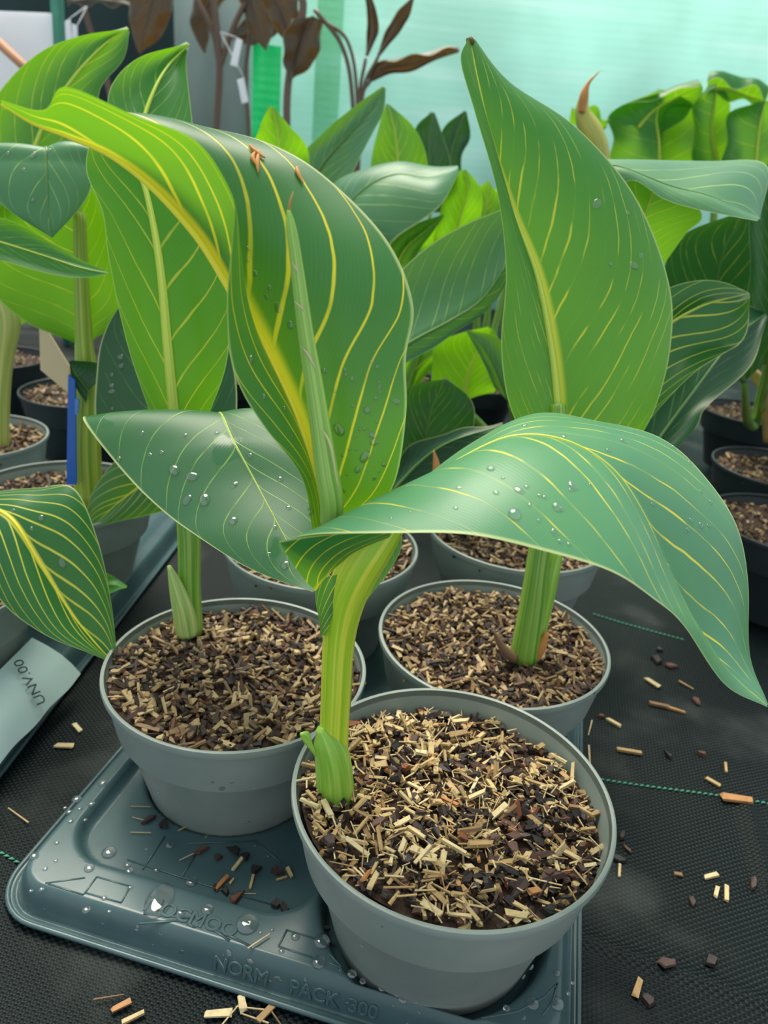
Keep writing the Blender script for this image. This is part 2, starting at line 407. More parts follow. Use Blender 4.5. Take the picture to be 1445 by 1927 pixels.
o = pslab('green_post', [(92, -60), (106, -60), (140, 800), (124, 800)], 1.75, .03, GPOST); tag(o, 'slim green post beside the white board', 'post')
o = tube('cane', px_path([(-30, 55, 1.66), (60, 138, 1.62), (120, 195, 1.6)]) + [np.array([ony(160, 235, 1.5)[0] + .35, 1.45, .0])], .009, CANE, n=10); tag(o, 'brown wooden cane leaning across the white board', 'cane')

# ------------------------------------------------------------------ trays
def rrect_sdf(x, y, cx, cy, hx, hy, r):
    qx = np.abs(x - cx) - hx + r; qy = np.abs(y - cy) - hy + r
    return np.hypot(np.maximum(qx, 0), np.maximum(qy, 0)) + np.minimum(np.maximum(qx, qy), 0) - r
def sstep(x, a, b):
    t = np.clip((x - a) / (b - a), 0, 1); return t * t * (3 - 2 * t)
def nonuni(L, e=.02, fine=.0007, coarse=.0022):
    a = np.arange(0, e, fine); m = np.linspace(e, L - e, max(2, int((L - 2 * e) / coarse))); return np.concatenate([a, m, L - a[::-1]])
TOP = .019
def make_tray(name, O, ang, LX, LY, recess, cells, label, coarse=.0022, cr_=.03):
    ex = np.array([math.cos(ang), math.sin(ang)]); ey = np.array([-ex[1], ex[0]])
    loc = (O[0], O[1], 0)
    root = empty(name, loc, label, 'tray')
    xs, ys = nonuni(LX, coarse=coarse), nonuni(LY, coarse=coarse)
    X, Y = np.meshgrid(xs, ys)
    # pull the outermost corners into the rounded outline
    d = -rrect_sdf(X, Y, LX / 2, LY / 2, LX / 2, LY / 2, cr_)
    Z = .0028 + (TOP - .0028) * np.sin(np.clip((d - .0055) / .0085, 0, 1) * math.pi / 2) ** .8
    Z = np.where(d < .0055, .0028 - .0012 * np.exp(-((d - .0045) / .0012)**2), Z)
    rs = recess(X, Y)
    Z = Z - (TOP - .0105) * sstep(-rs, -.001, .0045) * (d > .012)
    for (cx, cy, r) in cells:
        rr = np.hypot(X - cx, Y - cy)
        Z = np.where(d > .012, np.minimum(Z, TOP - (TOP - .0012) * sstep(r - rr, -.001, .004)), Z)
    # squeeze outside-corner points onto the outline, drop the rest
    keep = d > -.0008
    P = O[:2][None, None] + X[..., None] * ex + Y[..., None] * ey
    V = np.concatenate([P, Z[..., None]], 2).reshape(-1, 3)
    ny, nx = X.shape; Fc = []
    i = np.arange((ny - 1) * nx).reshape(ny - 1, nx)[:, :-1].ravel()
    Q = np.stack([i, i + 1, i + nx + 1, i + nx], 1); kf = keep.ravel()
    Q = Q[kf[Q].all(1)]
    used = np.unique(Q); mp = -np.ones(len(V), int); mp[used] = np.arange(len(used))
    mesh('tray_body', V[used], mp[Q], TRAY, root)
    # downturned lip round the outline
    a = []
    for cx, cy, a0 in ((LX - cr_, LY - cr_, 0), (cr_, LY - cr_, 1), (cr_, cr_, 2), (LX - cr_, cr_, 3)):
        for t in np.linspace(a0 * math.pi / 2, (a0 + 1) * math.pi / 2, 10): a.append((cx + cr_ * math.cos(t), cy + cr_ * math.sin(t)))
    a.append(a[0]); A = np.array(a); pts = np.concatenate([O[:2] + A[:, :1] * ex + A[:, 1:] * ey, np.full((len(A), 1), .0026)], 1)
    V, Fc, UV = tube_data(pts, .0016, 8, False); mesh('tray_lip', V, Fc, TRAY, root)
    def loc2(x, y, z=TOP): p = O[:2] + x * ex + y * ey; return np.array([p[0], p[1], z])
    return root, loc2, ex, ey
ANG = math.radians(-12.0)
ex_ = np.array([math.cos(ANG), math.sin(ANG)]); ey_ = np.array([-ex_[1], ex_[0]])
pA = onz(310, 1822, .002)[:2]; pL = np.array([-.194, .33]); pR = onz(1088, 1900, .002)[:2]
O = pA + ex_ * ((pL - pA) @ ex_)
LX = (pR - O) @ ex_
def tl(p): q = np.asarray(p)[:2] - O; return q @ ex_, q @ ey_
POTS = {'front': (.050, .3055, RIM + .0009), 'left': (-.0867, .4061, RIM - .0063), 'br': (.0891, .4714, RIM - .0075), 'cb': (-.052, .585, RIM)}
cF, cL, cB = tl(POTS['front']), tl(POTS['left']), tl(POTS['br'])
def recess_front(X, Y):
    s = rrect_sdf(X, Y, .10, .19, .078, .155, .03)
    for c, r in ((cF, .0665), (cB, .0665)): s = np.minimum(s, np.hypot(X - c[0], Y - c[1]) - r)
    return s
tray, tloc, tex, tey = make_tray('plant_tray', O, ANG, LX, .42, recess_front, [(cF[0], cF[1], .0645), (cB[0], cB[1], .0645), (cL[0], cL[1], .062)],
    'wet dark grey plastic tray under the three front pots', coarse=.0018)
Ol = np.array([-.70, .355]); angl = math.radians(-2.4)
elx = np.array([math.cos(angl), math.sin(angl)])
pe = onz(0, 1435, .012)[:2]; Ol = pe - elx * .46 - np.array([-elx[1], elx[0]]) * .09
ltray, ltloc, _, _ = make_tray('plant_tray', Ol, angl, .46, .62, lambda X, Y: rrect_sdf(X, Y, .23, .31, .2, .28, .03), [],
    'dark grey plastic tray at the left edge behind a white label', coarse=.006)

# embossed lines, logo and lettering on the front tray
def bar(name, pts, r, parent, mat=TRAY, ns=None, z=TOP):
    P = np.array([tloc(x, y, z) for x, y in pts]); return tube(name, P, r, mat, parent, n=6, ns=ns, flat=.7, flat_dir=(0, 0, 1))
def text_mesh(name, body, size, M4, mat, parent, extrude=.0006, bevel=.0003):
    cu_ = bpy.data.curves.new(name, 'FONT'); cu_.body = body; cu_.size = size; cu_.extrude = extrude; cu_.bevel_depth = bevel
    cu_.bevel_resolution = 1; cu_.resolution_u = 4
    to = bpy.data.objects.new(name, cu_); COL.objects.link(to)
    dg = bpy.context.evaluated_depsgraph_get(); me = bpy.data.meshes.new_from_object(to.evaluated_get(dg))
    bpy.data.objects.remove(to); bpy.data.curves.remove(cu_)
    me.transform(M4)
    if parent is not None: me.transform(Matrix.Translation(-Vector(root_loc(parent))))
    me.materials.clear(); me.materials.append(mat); me.name = name
    o = bpy.data.objects.new(name, me); COL.objects.link(o); o.parent = parent
    return o
def frame(o, x, y, z):
    m = Matrix.Identity(4)
    for i, v in enumerate((x, y, z, o)):
        for k in range(3): m[k][i] = v[k]
    return m
def tpx(px, py, z=TOP): return tl(onz(px, py, z))
e3 = np.array([ex_[0], ex_[1], 0]); n3 = np.array([ey_[0], ey_[1], 0]); zz3 = np.array([0, 0, 1.])
p0 = onz(268, 1712, TOP)
text_mesh('embossed_logo', 'MOCMOO', .0115, frame(p0, e3, n3, zz3), TRAY, tray, .0003, .0004)
for a, b in (((270, 1719), (366, 1729)), ((262, 1738), (352, 1731)), ((384, 1737), (474, 1782)), ((395, 1745), (432, 1770)), ((352, 1738), (366, 1745)), ((366, 1745), (378, 1737))):
    bar('embossed_stroke', [tpx(*a), tpx(*b)], .0008, tray)
for poly in ([(160, 1652), (85, 1662)], [(90, 1663), (157, 1684)], [(157, 1684), (182, 1650)], [(182, 1650), (245, 1668)], [(245, 1668), (228, 1699)], [(228, 1699), (160, 1680)],
             [(538, 1750), (592, 1766)], [(540, 1750), (524, 1781)], [(524, 1781), (588, 1802)], [(612, 1786), (644, 1822)], [(610, 1808), (644, 1822)],
             [(905, 1916), (975, 1903), (1025, 1876), (1050, 1850)], [(1048, 1852), (1040, 1885), (1020, 1912)]):
    bar('embossed_line', [tpx(*q) for q in poly], .0006, tray)
for poly in ([(310, 1575), (268, 1637)], [(367, 1610), (340, 1654)], [(240, 1618), (330, 1648), (390, 1667), (520, 1705)], [(350, 1588), (480, 1583)], [(480, 1583), (530, 1625)]):
    P = [tl(onz(*q, .0105)) for q in poly]; bar('embossed_line', P, .0005, tray, z=.0108)
# side lettering on the sloping front
sl0, sl1 = tloc(.2, .0060, .0052), tloc(.2, .0088, .0134)
vd = (sl1 - sl0) / np.linalg.norm(sl1 - sl0); nd = np.cross(e3, vd)
for px, body in ((392, 'NORM'), (538, 'PACK'), (650, '300')):
    xx = tpx(px, 1790 + (px - 390) * .3 + 40, .008)[0]
    text_mesh('embossed_lettering', body, .0105, frame(tloc(xx, .0060, .0052) - n3 * .0003, e3, vd, nd), TRAY, tray, .0003, .0004)

# ------------------------------------------------------------------ pots, soil, mulch
def soil_h(seed, tilt):
    ph = np.random.default_rng(seed).uniform(0, 6.28, 6)
    def h(x, y):
        return tilt[0] * x + tilt[1] * y + .0022 * np.sin(70 * x + ph[0]) * np.sin(64 * y + ph[1]) + .0014 * np.sin(140 * x + ph[2]) * np.sin(150 * y + ph[3])
    return h
def straw_verts(L, w_, h, rng):
    t = rng.uniform(.55, 1., 2); k = rng.uniform(-.25, .25, 2) * w_
    V = []
    for sx, tt in ((-1, t[0]), (1, t[1])):
        for sy, sz in ((-1, -1), (1, -1), (1, 1), (-1, 1)):
            V.append((sx * L / 2 + (rng.uniform(-.12, .12) * w_ * 2), sy * w_ / 2 * tt + (k[0] if sx > 0 else k[1]), sz * h / 2 * (.6 + .4 * tt)))
    return np.array(V), [(3, 2, 1, 0), (4, 5, 6, 7), (0, 1, 5, 4), (1, 2, 6, 5), (2, 3, 7, 6), (3, 0, 4, 7)]
def bark_verts(L, w_, h, rng, n=6):
    a = np.sort(rng.uniform(0, 2 * math.pi, n) * .25 + np.linspace(0, 2 * math.pi, n, endpoint=False) * 1.0)
    r = rng.uniform(.65, 1.1, n); V = []
    for s, sc_ in ((-1, .85), (1, .7)):
        for i in range(n): V.append((math.cos(a[i]) * r[i] * L / 2 * sc_, math.sin(a[i]) * r[i] * w_ / 2 * sc_, s * h / 2 + rng.uniform(-.25, .25) * h))
    Fc = [tuple(range(n - 1, -1, -1)), tuple(range(n, 2 * n))] + [(i, (i + 1) % n, (i + 1) % n + n, i + n) for i in range(n)]
    return np.array(V), Fc
def rot(yaw, pitch, roll):
    return np.array(Matrix.Rotation(yaw, 3, 'Z') @ Matrix.Rotation(pitch, 3, 'Y') @ Matrix.Rotation(roll, 3, 'X'))
SR = np.random.default_rng(3)
straw_me = []; bark_me = []
for i in range(26):
    if i % 3 == 2: V, Fc = straw_verts(SR.uniform(.009, .018), SR.uniform(.0006, .0010), SR.uniform(.0005, .0008), SR)
    else: V, Fc = straw_verts(SR.uniform(.005, .013), SR.uniform(.0016, .0040), SR.uniform(.0010, .0020), SR)
    o = mesh('straw_chip', V, Fc, STRAW, smooth=False); straw_me.append(o.data); bpy.data.objects.remove(o)
for i in range(20):
    V, Fc = bark_verts(SR.uniform(.006, .017), SR.uniform(.0035, .010), SR.uniform(.001, .0035), SR, 7)
    o = mesh('bark_chip', V, Fc, BARK, smooth=False); bark_me.append(o.data); bpy.data.objects.remove(o)
def place(me, name, loc, R3, scale, label, cat, group):
    o = bpy.data.objects.new(name, me); COL.objects.link(o)
    o.matrix_world = Matrix.Translation(Vector(loc)) @ Matrix([list(map(float, r)) for r in R3]).to_4x4() @ Matrix.Diagonal((scale, scale, scale, 1))
    return tag(o, label, cat, group)

PROF = [(.0, .0), (.058, 0), (.0605, .012), (.0712, .0575), (.0722, .0592), (.0752, .0598), (.0772, .0612), (.0778, .064), (.0828, .0915), (.0848, .0922), (.0852, .0945), (.0848, .0966), (.0838, .0970), (.0826, .0966), (.0818, .0930), (.0755, .064), (.0720, .058), (.0585, .004), (0, .004)]
def make_pot(c, R=.085, label='', mat=POT, depth=.014, tilt=(0, 0), seed=1, nchip=1500, mulch=None, size=1.0, soil_name='', straw=.45):
    k = R / .085; base = c[2] - .097 * k
    root = empty('plant_pot', (c[0], c[1], base), label, 'pot', 'grey nursery pots')
    ri = 8
    lathe('pot_body', [(r * k, z * k) for r, z in PROF[:9] + PROF[13:]], mat, root, (c[0], c[1], base))
    lathe('pot_rim', [(r * k, z * k) for r, z in PROF[8:15]], mat, root, (c[0], c[1], base))
    # soil
    zs = c[2] - depth; h = soil_h(seed, tilt); rs = .0812 * k - (depth - .004) * .2
    V = [(c[0], c[1], zs + h(0, 0))]; Fc = []; nr, na = 26, 72
    for i in range(1, nr + 1):
        r = rs * i / nr
        for j in range(na):
            x, y = r * math.cos(j / na * 2 * math.pi), r * math.sin(j / na * 2 * math.pi); V.append((c[0] + x, c[1] + y, zs + h(x, y)))
    for j in range(na): Fc.append((0, 1 + j, 1 + (j + 1) % na))
    for i in range(nr - 1):
        for j in range(na):
            a, b = 1 + i * na + j, 1 + i * na + (j + 1) % na; Fc.append((a, a + na, b + na, b))
    o = mesh('potting_soil', V, Fc, SOIL); tag(o, 'dark potting soil ' + soil_name, 'soil', kind='stuff')
    rng = np.random.default_rng(seed + 50); VV = []; FF = []; off = 0
    for i in range(nchip):
        r = rs * .985 * math.sqrt(rng.uniform()); a = rng.uniform(0, 6.283); x, y = r * math.cos(a), r * math.sin(a)
        if rng.uniform() < straw: V, Fq = straw_verts(rng.uniform(.005, .012) * size, rng.uniform(.0012, .0026) * size, .001 * size, rng)
        else: V, Fq = bark_verts(rng.uniform(.005, .010) * size, rng.uniform(.003, .006) * size, .0016, rng, 5)
        lim = .25 if r > rs * .9 else .5
        V = V @ rot(rng.uniform(0, 6.28), rng.normal(0, lim), rng.normal(0, .4)).T + np.array([c[0] + x, c[1] + y, zs + h(x, y) + rng.uniform(0, .004)])
        VV.append(V); FF += [tuple(q + off for q in f) for f in Fq]; off += len(V)
    o = mesh('wood_chip_mulch', np.concatenate(VV), FF, mulch or MULCH, smooth=False); tag(o, 'straw and bark chip mulch ' + soil_name, 'mulch', kind='stuff')
    return root, zs, h, rs

rf, zsF, hF, rsF = make_pot(POTS['front'], label='nearest round grey plastic pot full of straw and bark chips', depth=.0115, tilt=(-.05, -.06), seed=1, nchip=1300, mulch=MULCHD, straw=.35, soil_name='in the nearest pot')
rl, zsL, hL, rsL = make_pot(POTS['left'], label='grey plastic pot on the tray left of the nearest pot', depth=.008, tilt=(0, -.03), seed=2, nchip=1500, size=1.35, soil_name='in the pot left of the nearest one')
rb, zsB, hB, rsB = make_pot(POTS['br'], label='grey plastic pot behind the nearest pot on the right', depth=.008, tilt=(.0, -.02), seed=3, nchip=1500, size=1.35, soil_name='in the pot behind the nearest one')
make_pot(POTS['cb'], label='grey pot in the middle behind the main stem', depth=.009, seed=4, nchip=1000, size=1.4, soil_name='in the middle pot behind the main stem')
make_pot((.128, .650, RIM), label='grey pot behind the right stem under the arching leaf', depth=.010, seed=5, nchip=1000, size=1.4, soil_name='in the pot under the arching right leaf')
make_pot((-.335, .468, RIM), label='grey pot at the left edge behind the white label', depth=.010, seed=6, nchip=900, soil_name='in the pot behind the white label')
make_pot((-.305, .640, RIM), label='grey pot at left holding the blue stick', depth=.012, seed=7, nchip=1200, size=1.2, soil_name='around the blue stick')
make_pot((-.463, .770, RIM), R=.08, label='grey pot cut by the left edge below the cream tag', depth=.012, seed=8, nchip=500, size=1.6, soil_name='in the pot cut by the left edge')
make_pot((-.425, .98, RIM), R=.08, label='dark pot at left behind the blue stick', mat=POTD, depth=.010, seed=9, nchip=600, size=1.3, soil_name='in the dark pot behind the blue stick')
make_pot((-.62, 1.12, RIM), R=.08, label='dark pot farthest back at the left edge', mat=POTD, depth=.010, seed=10, nchip=300, size=1.3, soil_name='in the farthest dark pot at left')
DP = []
for i, (px, py, z, lab) in enumerate(((1420, 775, RIM, 'dark pot at the right edge holding the tan stem'), (1470, 880, RIM, 'dark pot at the right edge below the tan stem pot'), (1490, 985, RIM, 'lowest dark pot at the right edge beside the arching leaf'))):
    p = onz(px, py, z); DP.append(p); make_pot((p[0], p[1], z), R=.085, label=lab, mat=POTD, depth=.012, seed=20 + i, nchip=400, size=1.3, soil_name='of the ' + lab[:30].strip())

# single chips in the nearest pot
rng = np.random.default_rng(5); stem_xy = onz(632, 1505, .093)[:2] - np.array(POTS['front'][:2])
def drop_chips(n, mes, name, label, cat, group, zoff, fn=None):
    k = 0
    while k < n:
        r = rsF * .97 * math.sqrt(rng.uniform()); a = rng.uniform(0, 6.283); x, y = r * math.cos(a), r * math.sin(a)
        if math.hypot(x - stem_xy[0], y - stem_xy[1]) < .012: continue
        if fn and rng.uniform() > fn(x, y): continue
        me = mes[rng.integers(len(mes))]; lim = .15 if r > rsF * .88 else .38
        place(me, name, (POTS['front'][0] + x, POTS['front'][1] + y, zsF + hF(x, y) + zoff + rng.uniform(.0, .003)), rot(rng.uniform(0, 6.28), rng.normal(0, lim), rng.normal(0, .3)),
              rng.uniform(.75, 1.15), label, cat, group); k += 1
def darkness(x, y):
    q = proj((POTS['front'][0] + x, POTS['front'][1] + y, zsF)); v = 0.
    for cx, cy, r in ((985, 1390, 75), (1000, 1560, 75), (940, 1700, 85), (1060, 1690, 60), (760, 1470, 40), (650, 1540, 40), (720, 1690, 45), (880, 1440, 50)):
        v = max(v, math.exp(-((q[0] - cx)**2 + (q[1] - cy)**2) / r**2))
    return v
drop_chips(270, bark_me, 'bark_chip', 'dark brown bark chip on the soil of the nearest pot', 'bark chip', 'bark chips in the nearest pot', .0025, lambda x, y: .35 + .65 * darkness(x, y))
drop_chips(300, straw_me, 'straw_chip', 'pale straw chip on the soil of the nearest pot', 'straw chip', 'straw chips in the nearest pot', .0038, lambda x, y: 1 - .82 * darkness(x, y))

VV = []; FF = []; off = 0; rq = np.random.default_rng(77)
for i in range(1000):
    r = rsF * .97 * math.sqrt(rq.uniform()); a = rq.uniform(0, 6.283); x, y = r * math.cos(a), r * math.sin(a)
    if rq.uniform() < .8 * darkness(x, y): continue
    V, Fq = straw_verts(rq.uniform(.003, .010), rq.uniform(.0004, .0011), .0005, rq)
    V = V @ rot(rq.uniform(0, 6.28), rq.normal(0, .2 if r > .85 * rsF else .45), 0).T + np.array([POTS['front'][0] + x, POTS['front'][1] + y, zsF + hF(x, y) + rq.uniform(.0025, .0065)])
    VV.append(V); FF += [tuple(q + off for q in f) for f in Fq]; off += len(V)
o = mesh('straw_splinters', np.concatenate(VV), FF, chip_mat('straw_bits', ST, True), smooth=False); tag(o, 'fine straw splinters strewn over the soil of the nearest pot', 'straw', kind='stuff')

# chips fallen on tray and floor
def loose(px, py, z, kind, sc_=1., yaw=None, label='', group=None, tilt=0):
    p = onz(px, py, z); me = (straw_me if kind == 's' else bark_me)[rng.integers(20)]
    zz = z + (.0012 if kind == 's' else .0016) * sc_
    place(me, 'straw_chip' if kind == 's' else 'bark_chip', (p[0], p[1], zz), rot(rng.uniform(0, 6.28) if yaw is None else yaw, tilt, 0), sc_, label, 'straw chip' if kind == 's' else 'bark chip', group)
for (px, py, k, s_, yw) in ((265, 1520, 's', .9, .1), (262, 1543, 's', .8, -.2), (265, 1569, 's', .9, .1), (280, 1545, 'b', .8, None), (310, 1552, 'b', 1., None), (345, 1560, 's', .7, None), (355, 1613, 's', 1., .7), (378, 1602, 'b', .8, None),
    (410, 1614, 'b', .7, .1), (418, 1663, 's', 1.1, 1.1), (436, 1660, 's', .7, 1.2), (450, 1625, 's', 1.1, 1.2), (440, 1605, 'b', 1.1, None), (460, 1615, 'b', 1.2, None), (482, 1640, 'b', 1.3, None), (474, 1662, 's', 1., 1.5), (520, 1640, 'b', 1.2, None),
    (545, 1645, 's', 1.2, -1.), (530, 1655, 's', .7, .4), (405, 1672, 'b', .9, None), (425, 1680, 'b', .8, None), (445, 1690, 'b', .9, None), (470, 1683, 's', .6, .1), (520, 1703, 'b', 1.2, None), (535, 1712, 'b', .9, None), (600, 1735, 'b', .8, None), (615, 1750, 'b', .7, None)):
    loose(px, py, .0107, k, s_, yw, 'pale straw chip fallen on the wet tray floor' if k == 's' else 'dark bark crumb fallen on the wet tray floor', 'straw chips on the tray floor' if k == 's' else 'bark crumbs on the tray floor')
loose(487, 1774, TOP + .0006, 's', 1.1, .75, 'lone straw chip lying across the tray rim by the logo', None)
for (px, py, k, s_, yw) in ((35, 1538, 's', 1.5, -.5), (145, 1372, 's', 1.2, -.8), (120, 1408, 's', 1.3, .1), (1275, 1647, 's', .8, .05), (1337, 1650, 's', 1., .3), (1348, 1680, 's', .9, 1.), (1366, 1683, 's', 1.2, 1.2), (1302, 1697, 'b', .9, None), (1417, 1665, 'b', 1., None),
    (1337, 1812, 'b', 1., None), (1256, 1815, 'b', 1.2, None), (1217, 1885, 'b', 1., None), (1198, 1860, 's', 1.1, 1.), (1183, 1417, 's', 1.6, -.1), (1255, 1423, 'b', 1.2, None), (1320, 1420, 'b', 1., None), (1365, 1447, 's', 1.2, 1.2), (1340, 1474, 's', 1.2, -.8),
    (1108, 1423, 's', 1.3, 1.4), (1110, 1372, 's', 1.2, 1.2), (1130, 1350, 'b', 1.1, None), (1155, 1362, 's', 1.1, -.8), (1240, 1330, 's', 1.6, -.2), (1270, 1338, 's', 1.3, -.3), (1225, 1288, 's', 1.5, -.9), (1290, 1292, 's', 1.5, -.8), (1235, 1245, 'b', 1.4, None), (1260, 1255, 'b', 1.4, None),
    (1165, 1620, 'b', 1.2, None), (1180, 1600, 'b', 1., None), (1170, 1575, 'b', 1.2, None), (1165, 1640, 's', .9, 1.3), (1385, 1506, 's', 2.0, -.12), (1240, 1225, 'b', 1.3, None), (1310, 1322, 'b', 1.2, None)):
    pz = floor_z(*onz(px, py, 0)[:2]); rt = px > 700
    loose(px, py, float(pz) + .0002, k, s_, yw, ('pale straw chip' if k == 's' else 'reddish brown bark chip') + (' scattered on the ground cover at right' if rt else ' on the ground cover at left'), ('straw' if k == 's' else 'bark') + (' chips on the floor at right' if rt else ' chips on the floor at left'))
for (px, py) in ((440, 1905), (470, 1900), (500, 1908), (455, 1890), (520, 1920), (410, 1912), (230, 1895), (205, 1880), (250, 1918), (480, 1920)):
    loose(px, py, 0., 's', 1.2, None, 'dry grass scrap on the ground cover below the tray edge', 'dry grass scraps below the tray')

# stitched marker threads in the ground cover
def thread(p0, p1, label, step=.0042):
    a, b = onz(*p0, 0), onz(*p1, 0); L = np.linalg.norm(b - a); n = int(L / step); d = (b - a) / L; VV = []; FF = []; off = 0
    for i in range(n):
        c = a + d * (i + .5) * step; c[2] = floor_z(c[0], c[1]) + .0006
        s_ = np.array([-d[1], d[0], 0]) * .0007
        V, Fc, _ = tube_data([c - d * .0017 - s_, c + d * .0000 + (0, 0, .0005), c + d * .0017 + s_], [.0004, .0008, .0004], 6)
        V = np.array(V); VV.append(V); FF += [tuple(q + off for q in f) for f in Fc]; off += len(V)
    o = mesh('marker_thread', np.concatenate(VV), FF, THREAD); tag(o, label, 'thread')
thread((1118, 1462), (1460, 1515), 'green stitched marker thread crossing the ground cover at right')
thread((-20, 1592), (52, 1632), 'green stitched marker thread ending at the tray corner at left')
thread((1115, 1155), (1290, 1205), 'faint green stitched thread in the shade under the arching leaf')

# ------------------------------------------------------------------ leaves
LEAF = {}
def cbulge(t): return 4 * t * (1 - t)
def leaf(parent, Mr, Lr, Rr, mat, nv=70, nu=14, bulge=(.004, .004), wave=(0, 3), label=None, midrib=None, rib=None, key=None, name='leaf', flip=False):
    """Mr, Lr, Rr: rows base to tip of (px,py,Y) for midrib, left and right margin."""
    def cv(rows):
        P = np.array([ony(*p) for p in rows]); return catmull(P, nv)
    Pm, Pl, Pr = cv(Mr), cv(Lr), cv(Rr)
    T = np.gradient(Pm, axis=0); T /= np.linalg.norm(T, axis=1)[:, None] + 1e-9
    seg = np.linalg.norm(np.diff(Pm, axis=0), axis=1); vv = np.concatenate([[0], np.cumsum(seg)]) / seg.sum()
    t = np.linspace(0, 1, nu + 1)
    rows = []; us = []
    for side, E, bl in ((-1, Pl, bulge[0]), (1, Pr, bulge[1])):
        A = E - Pm; N = np.cross(A, T) * (-side); ln = np.linalg.norm(N, axis=1)[:, None]; N = N / (ln + 1e-9)
        # surface normal pointing to the camera side
        wl = np.linalg.norm(A, axis=1)[:, None]; wsc = np.minimum(wl / (wl.max() + 1e-9), 1)
        ph = 0 if side < 0 else 1.7
        S = []
        for tt in t:
            P = Pm + A * tt + N * (bl * cbulge(tt) * wsc) + N * (wave[0] * tt**2 * np.sin(vv * 6.283 * wave[1] + ph)[:, None] * wsc)
            S.append(P)
        rows.append(np.stack(S, 1))
    Lg, Rg = rows; Gd = np.concatenate([Lg[:, :0:-1], Rg], 1)   # nv x (2nu+1) x 3
    uu = np.concatenate([-t[:0:-1], t]); K = len(uu)
    V = Gd.reshape(-1, 3); UV = np.stack([np.tile(uu * .5 + .5, nv), np.repeat(vv, K)], 1)
    i = (np.arange(nv - 1)[:, None] * K + np.arange(K - 1)[None]).ravel()
    o = mesh(name, V, np.stack([i, i + 1, i + K + 1, i + K], 1), mat, parent, uv=UV)
    if label: o['label'] = label
    if midrib:
        r = np.linspace(midrib, midrib * .12, nv)
        n0 = np.cross(Pr - Pl, T); n0 /= np.linalg.norm(n0, axis=1)[:, None] + 1e-9
        if mat in (G['dark'], G['grey']): rib = MIDD
        ro = tube('midrib', Pm, r, rib or MIDRIB, o, n=8, cap=True)
    if key: LEAF[key] = Gd
    return o
def leaf_point(key, px, py):
    Gd = LEAF[key]; P = proj(Gd.reshape(-1, 3)); d2 = (P[:, 0] - px)**2 + (P[:, 1] - py)**2
    cand = np.where(d2 < max(60., d2.min() * 1.5))[0]; j = cand[np.argmin(P[cand, 2])]
    a, b = divmod(j, Gd.shape[1]); a = min(max(a, 1), Gd.shape[0] - 2); b = min(max(b, 1), Gd.shape[1] - 2)
    n_ = np.cross(Gd[a + 1, b] - Gd[a - 1, b], Gd[a, b + 1] - Gd[a, b - 1]); n_ /= np.linalg.norm(n_) + 1e-12
    p = Gd[a, b]
    if n_ @ (CAM - p) < 0: n_ = -n_
    return p, n_
def patch(parent, A, B, mat, name='leaf_base', n=30, m=12, bulge=.003, label=None):
    """ruled patch between two margins"""
    a = catmull([ony(*p) for p in A], n); b = catmull([ony(*p) for p in B], n)
    t = np.linspace(0, 1, m); N = np.cross(np.gradient(a, axis=0), b - a); N /= np.linalg.norm(N, axis=1)[:, None] + 1e-9
    if (N.mean(0) @ fw) > 0: N = -N
    Gd = a[:, None] * (1 - t)[None, :, None] + b[:, None] * t[None, :, None] + N[:, None] * (bulge * cbulge(t))[None, :, None]
    UV = np.stack(np.broadcast_arrays((1 - t * .44)[None], np.linspace(0, .5, n)[:, None]), -1).reshape(-1, 2)
    i = (np.arange(n - 1)[:, None] * m + np.arange(m - 1)[None]).ravel()
    o = mesh(name, Gd.reshape(-1, 3), np.stack([i, i + 1, i + m + 1, i + m], 1), mat, parent, uv=UV)
    if label: o['label'] = label
    return o
def Yc(pts, Y):
    """append depths: Y scalar or list"""
    Y = np.broadcast_to(Y, (len(pts),)); return [(p[0], p[1], float(y)) for p, y in zip(pts, Y)]
def lin(a, b, n): return np.linspace(a, b, n)
def plant(loc, label, group=None, name='canna_plant', cat='plant'): return empty(name, tuple(loc), label, cat, group)

# ---- main plant in the nearest pot
A = plant(onz(632, 1508, .092), 'nearest canna with yellow veined leaves and a rolled new leaf')
tube('stem', px_path([(634, 1515, .300), (628, 1420, .300), (632, 1300, .300), (638, 1200, .300), (650, 1130, .299), (672, 1075, .297), (703, 1025, .295), (735, 985, .297)]),
     [.0078, .0074, .0074, .0078, .0092, .0100, .0095, .0070], STEM, A, n=20, ns=40)
sh = tube('sheath', px_path([(632, 1515, .2985), (630, 1470, .298), (625, 1425, .297), (616, 1392, .296), (603, 1370, .295)]), [.0096, .0098, .0090, .0070, .0022], SHEATH, A, n=20, ns=24)
patch(A, Yc([(590, 1410), (586, 1392), (580, 1376), (566, 1378)], .292), Yc([(594, 1425), (584, 1412), (572, 1398), (564, 1384)], .291), SHEATH, 'sheath_tip', bulge=.001, label='curled green tip of the basal sheath')
patch(A, Yc([(592, 1085), (594, 1130), (600, 1165), (606, 1195)], .297), Yc([(640, 1080), (636, 1120), (626, 1160), (612, 1195)], .2915), G['hero'], 'leaf_sheath', bulge=.002)
patch(A, Yc([(700, 1065), (692, 1100), (676, 1140), (664, 1175)], .302), Yc([(680, 1055), (672, 1100), (662, 1150), (656, 1180)], .297), G['hero'], 'leaf_sheath', bulge=.001)
patch(A, Yc([(662, 1240), (663, 1280), (660, 1330)], .302), Yc([(650, 1220), (652, 1280), (652, 1330)], .300), STEMG, 'leaf_sheath', bulge=.001)
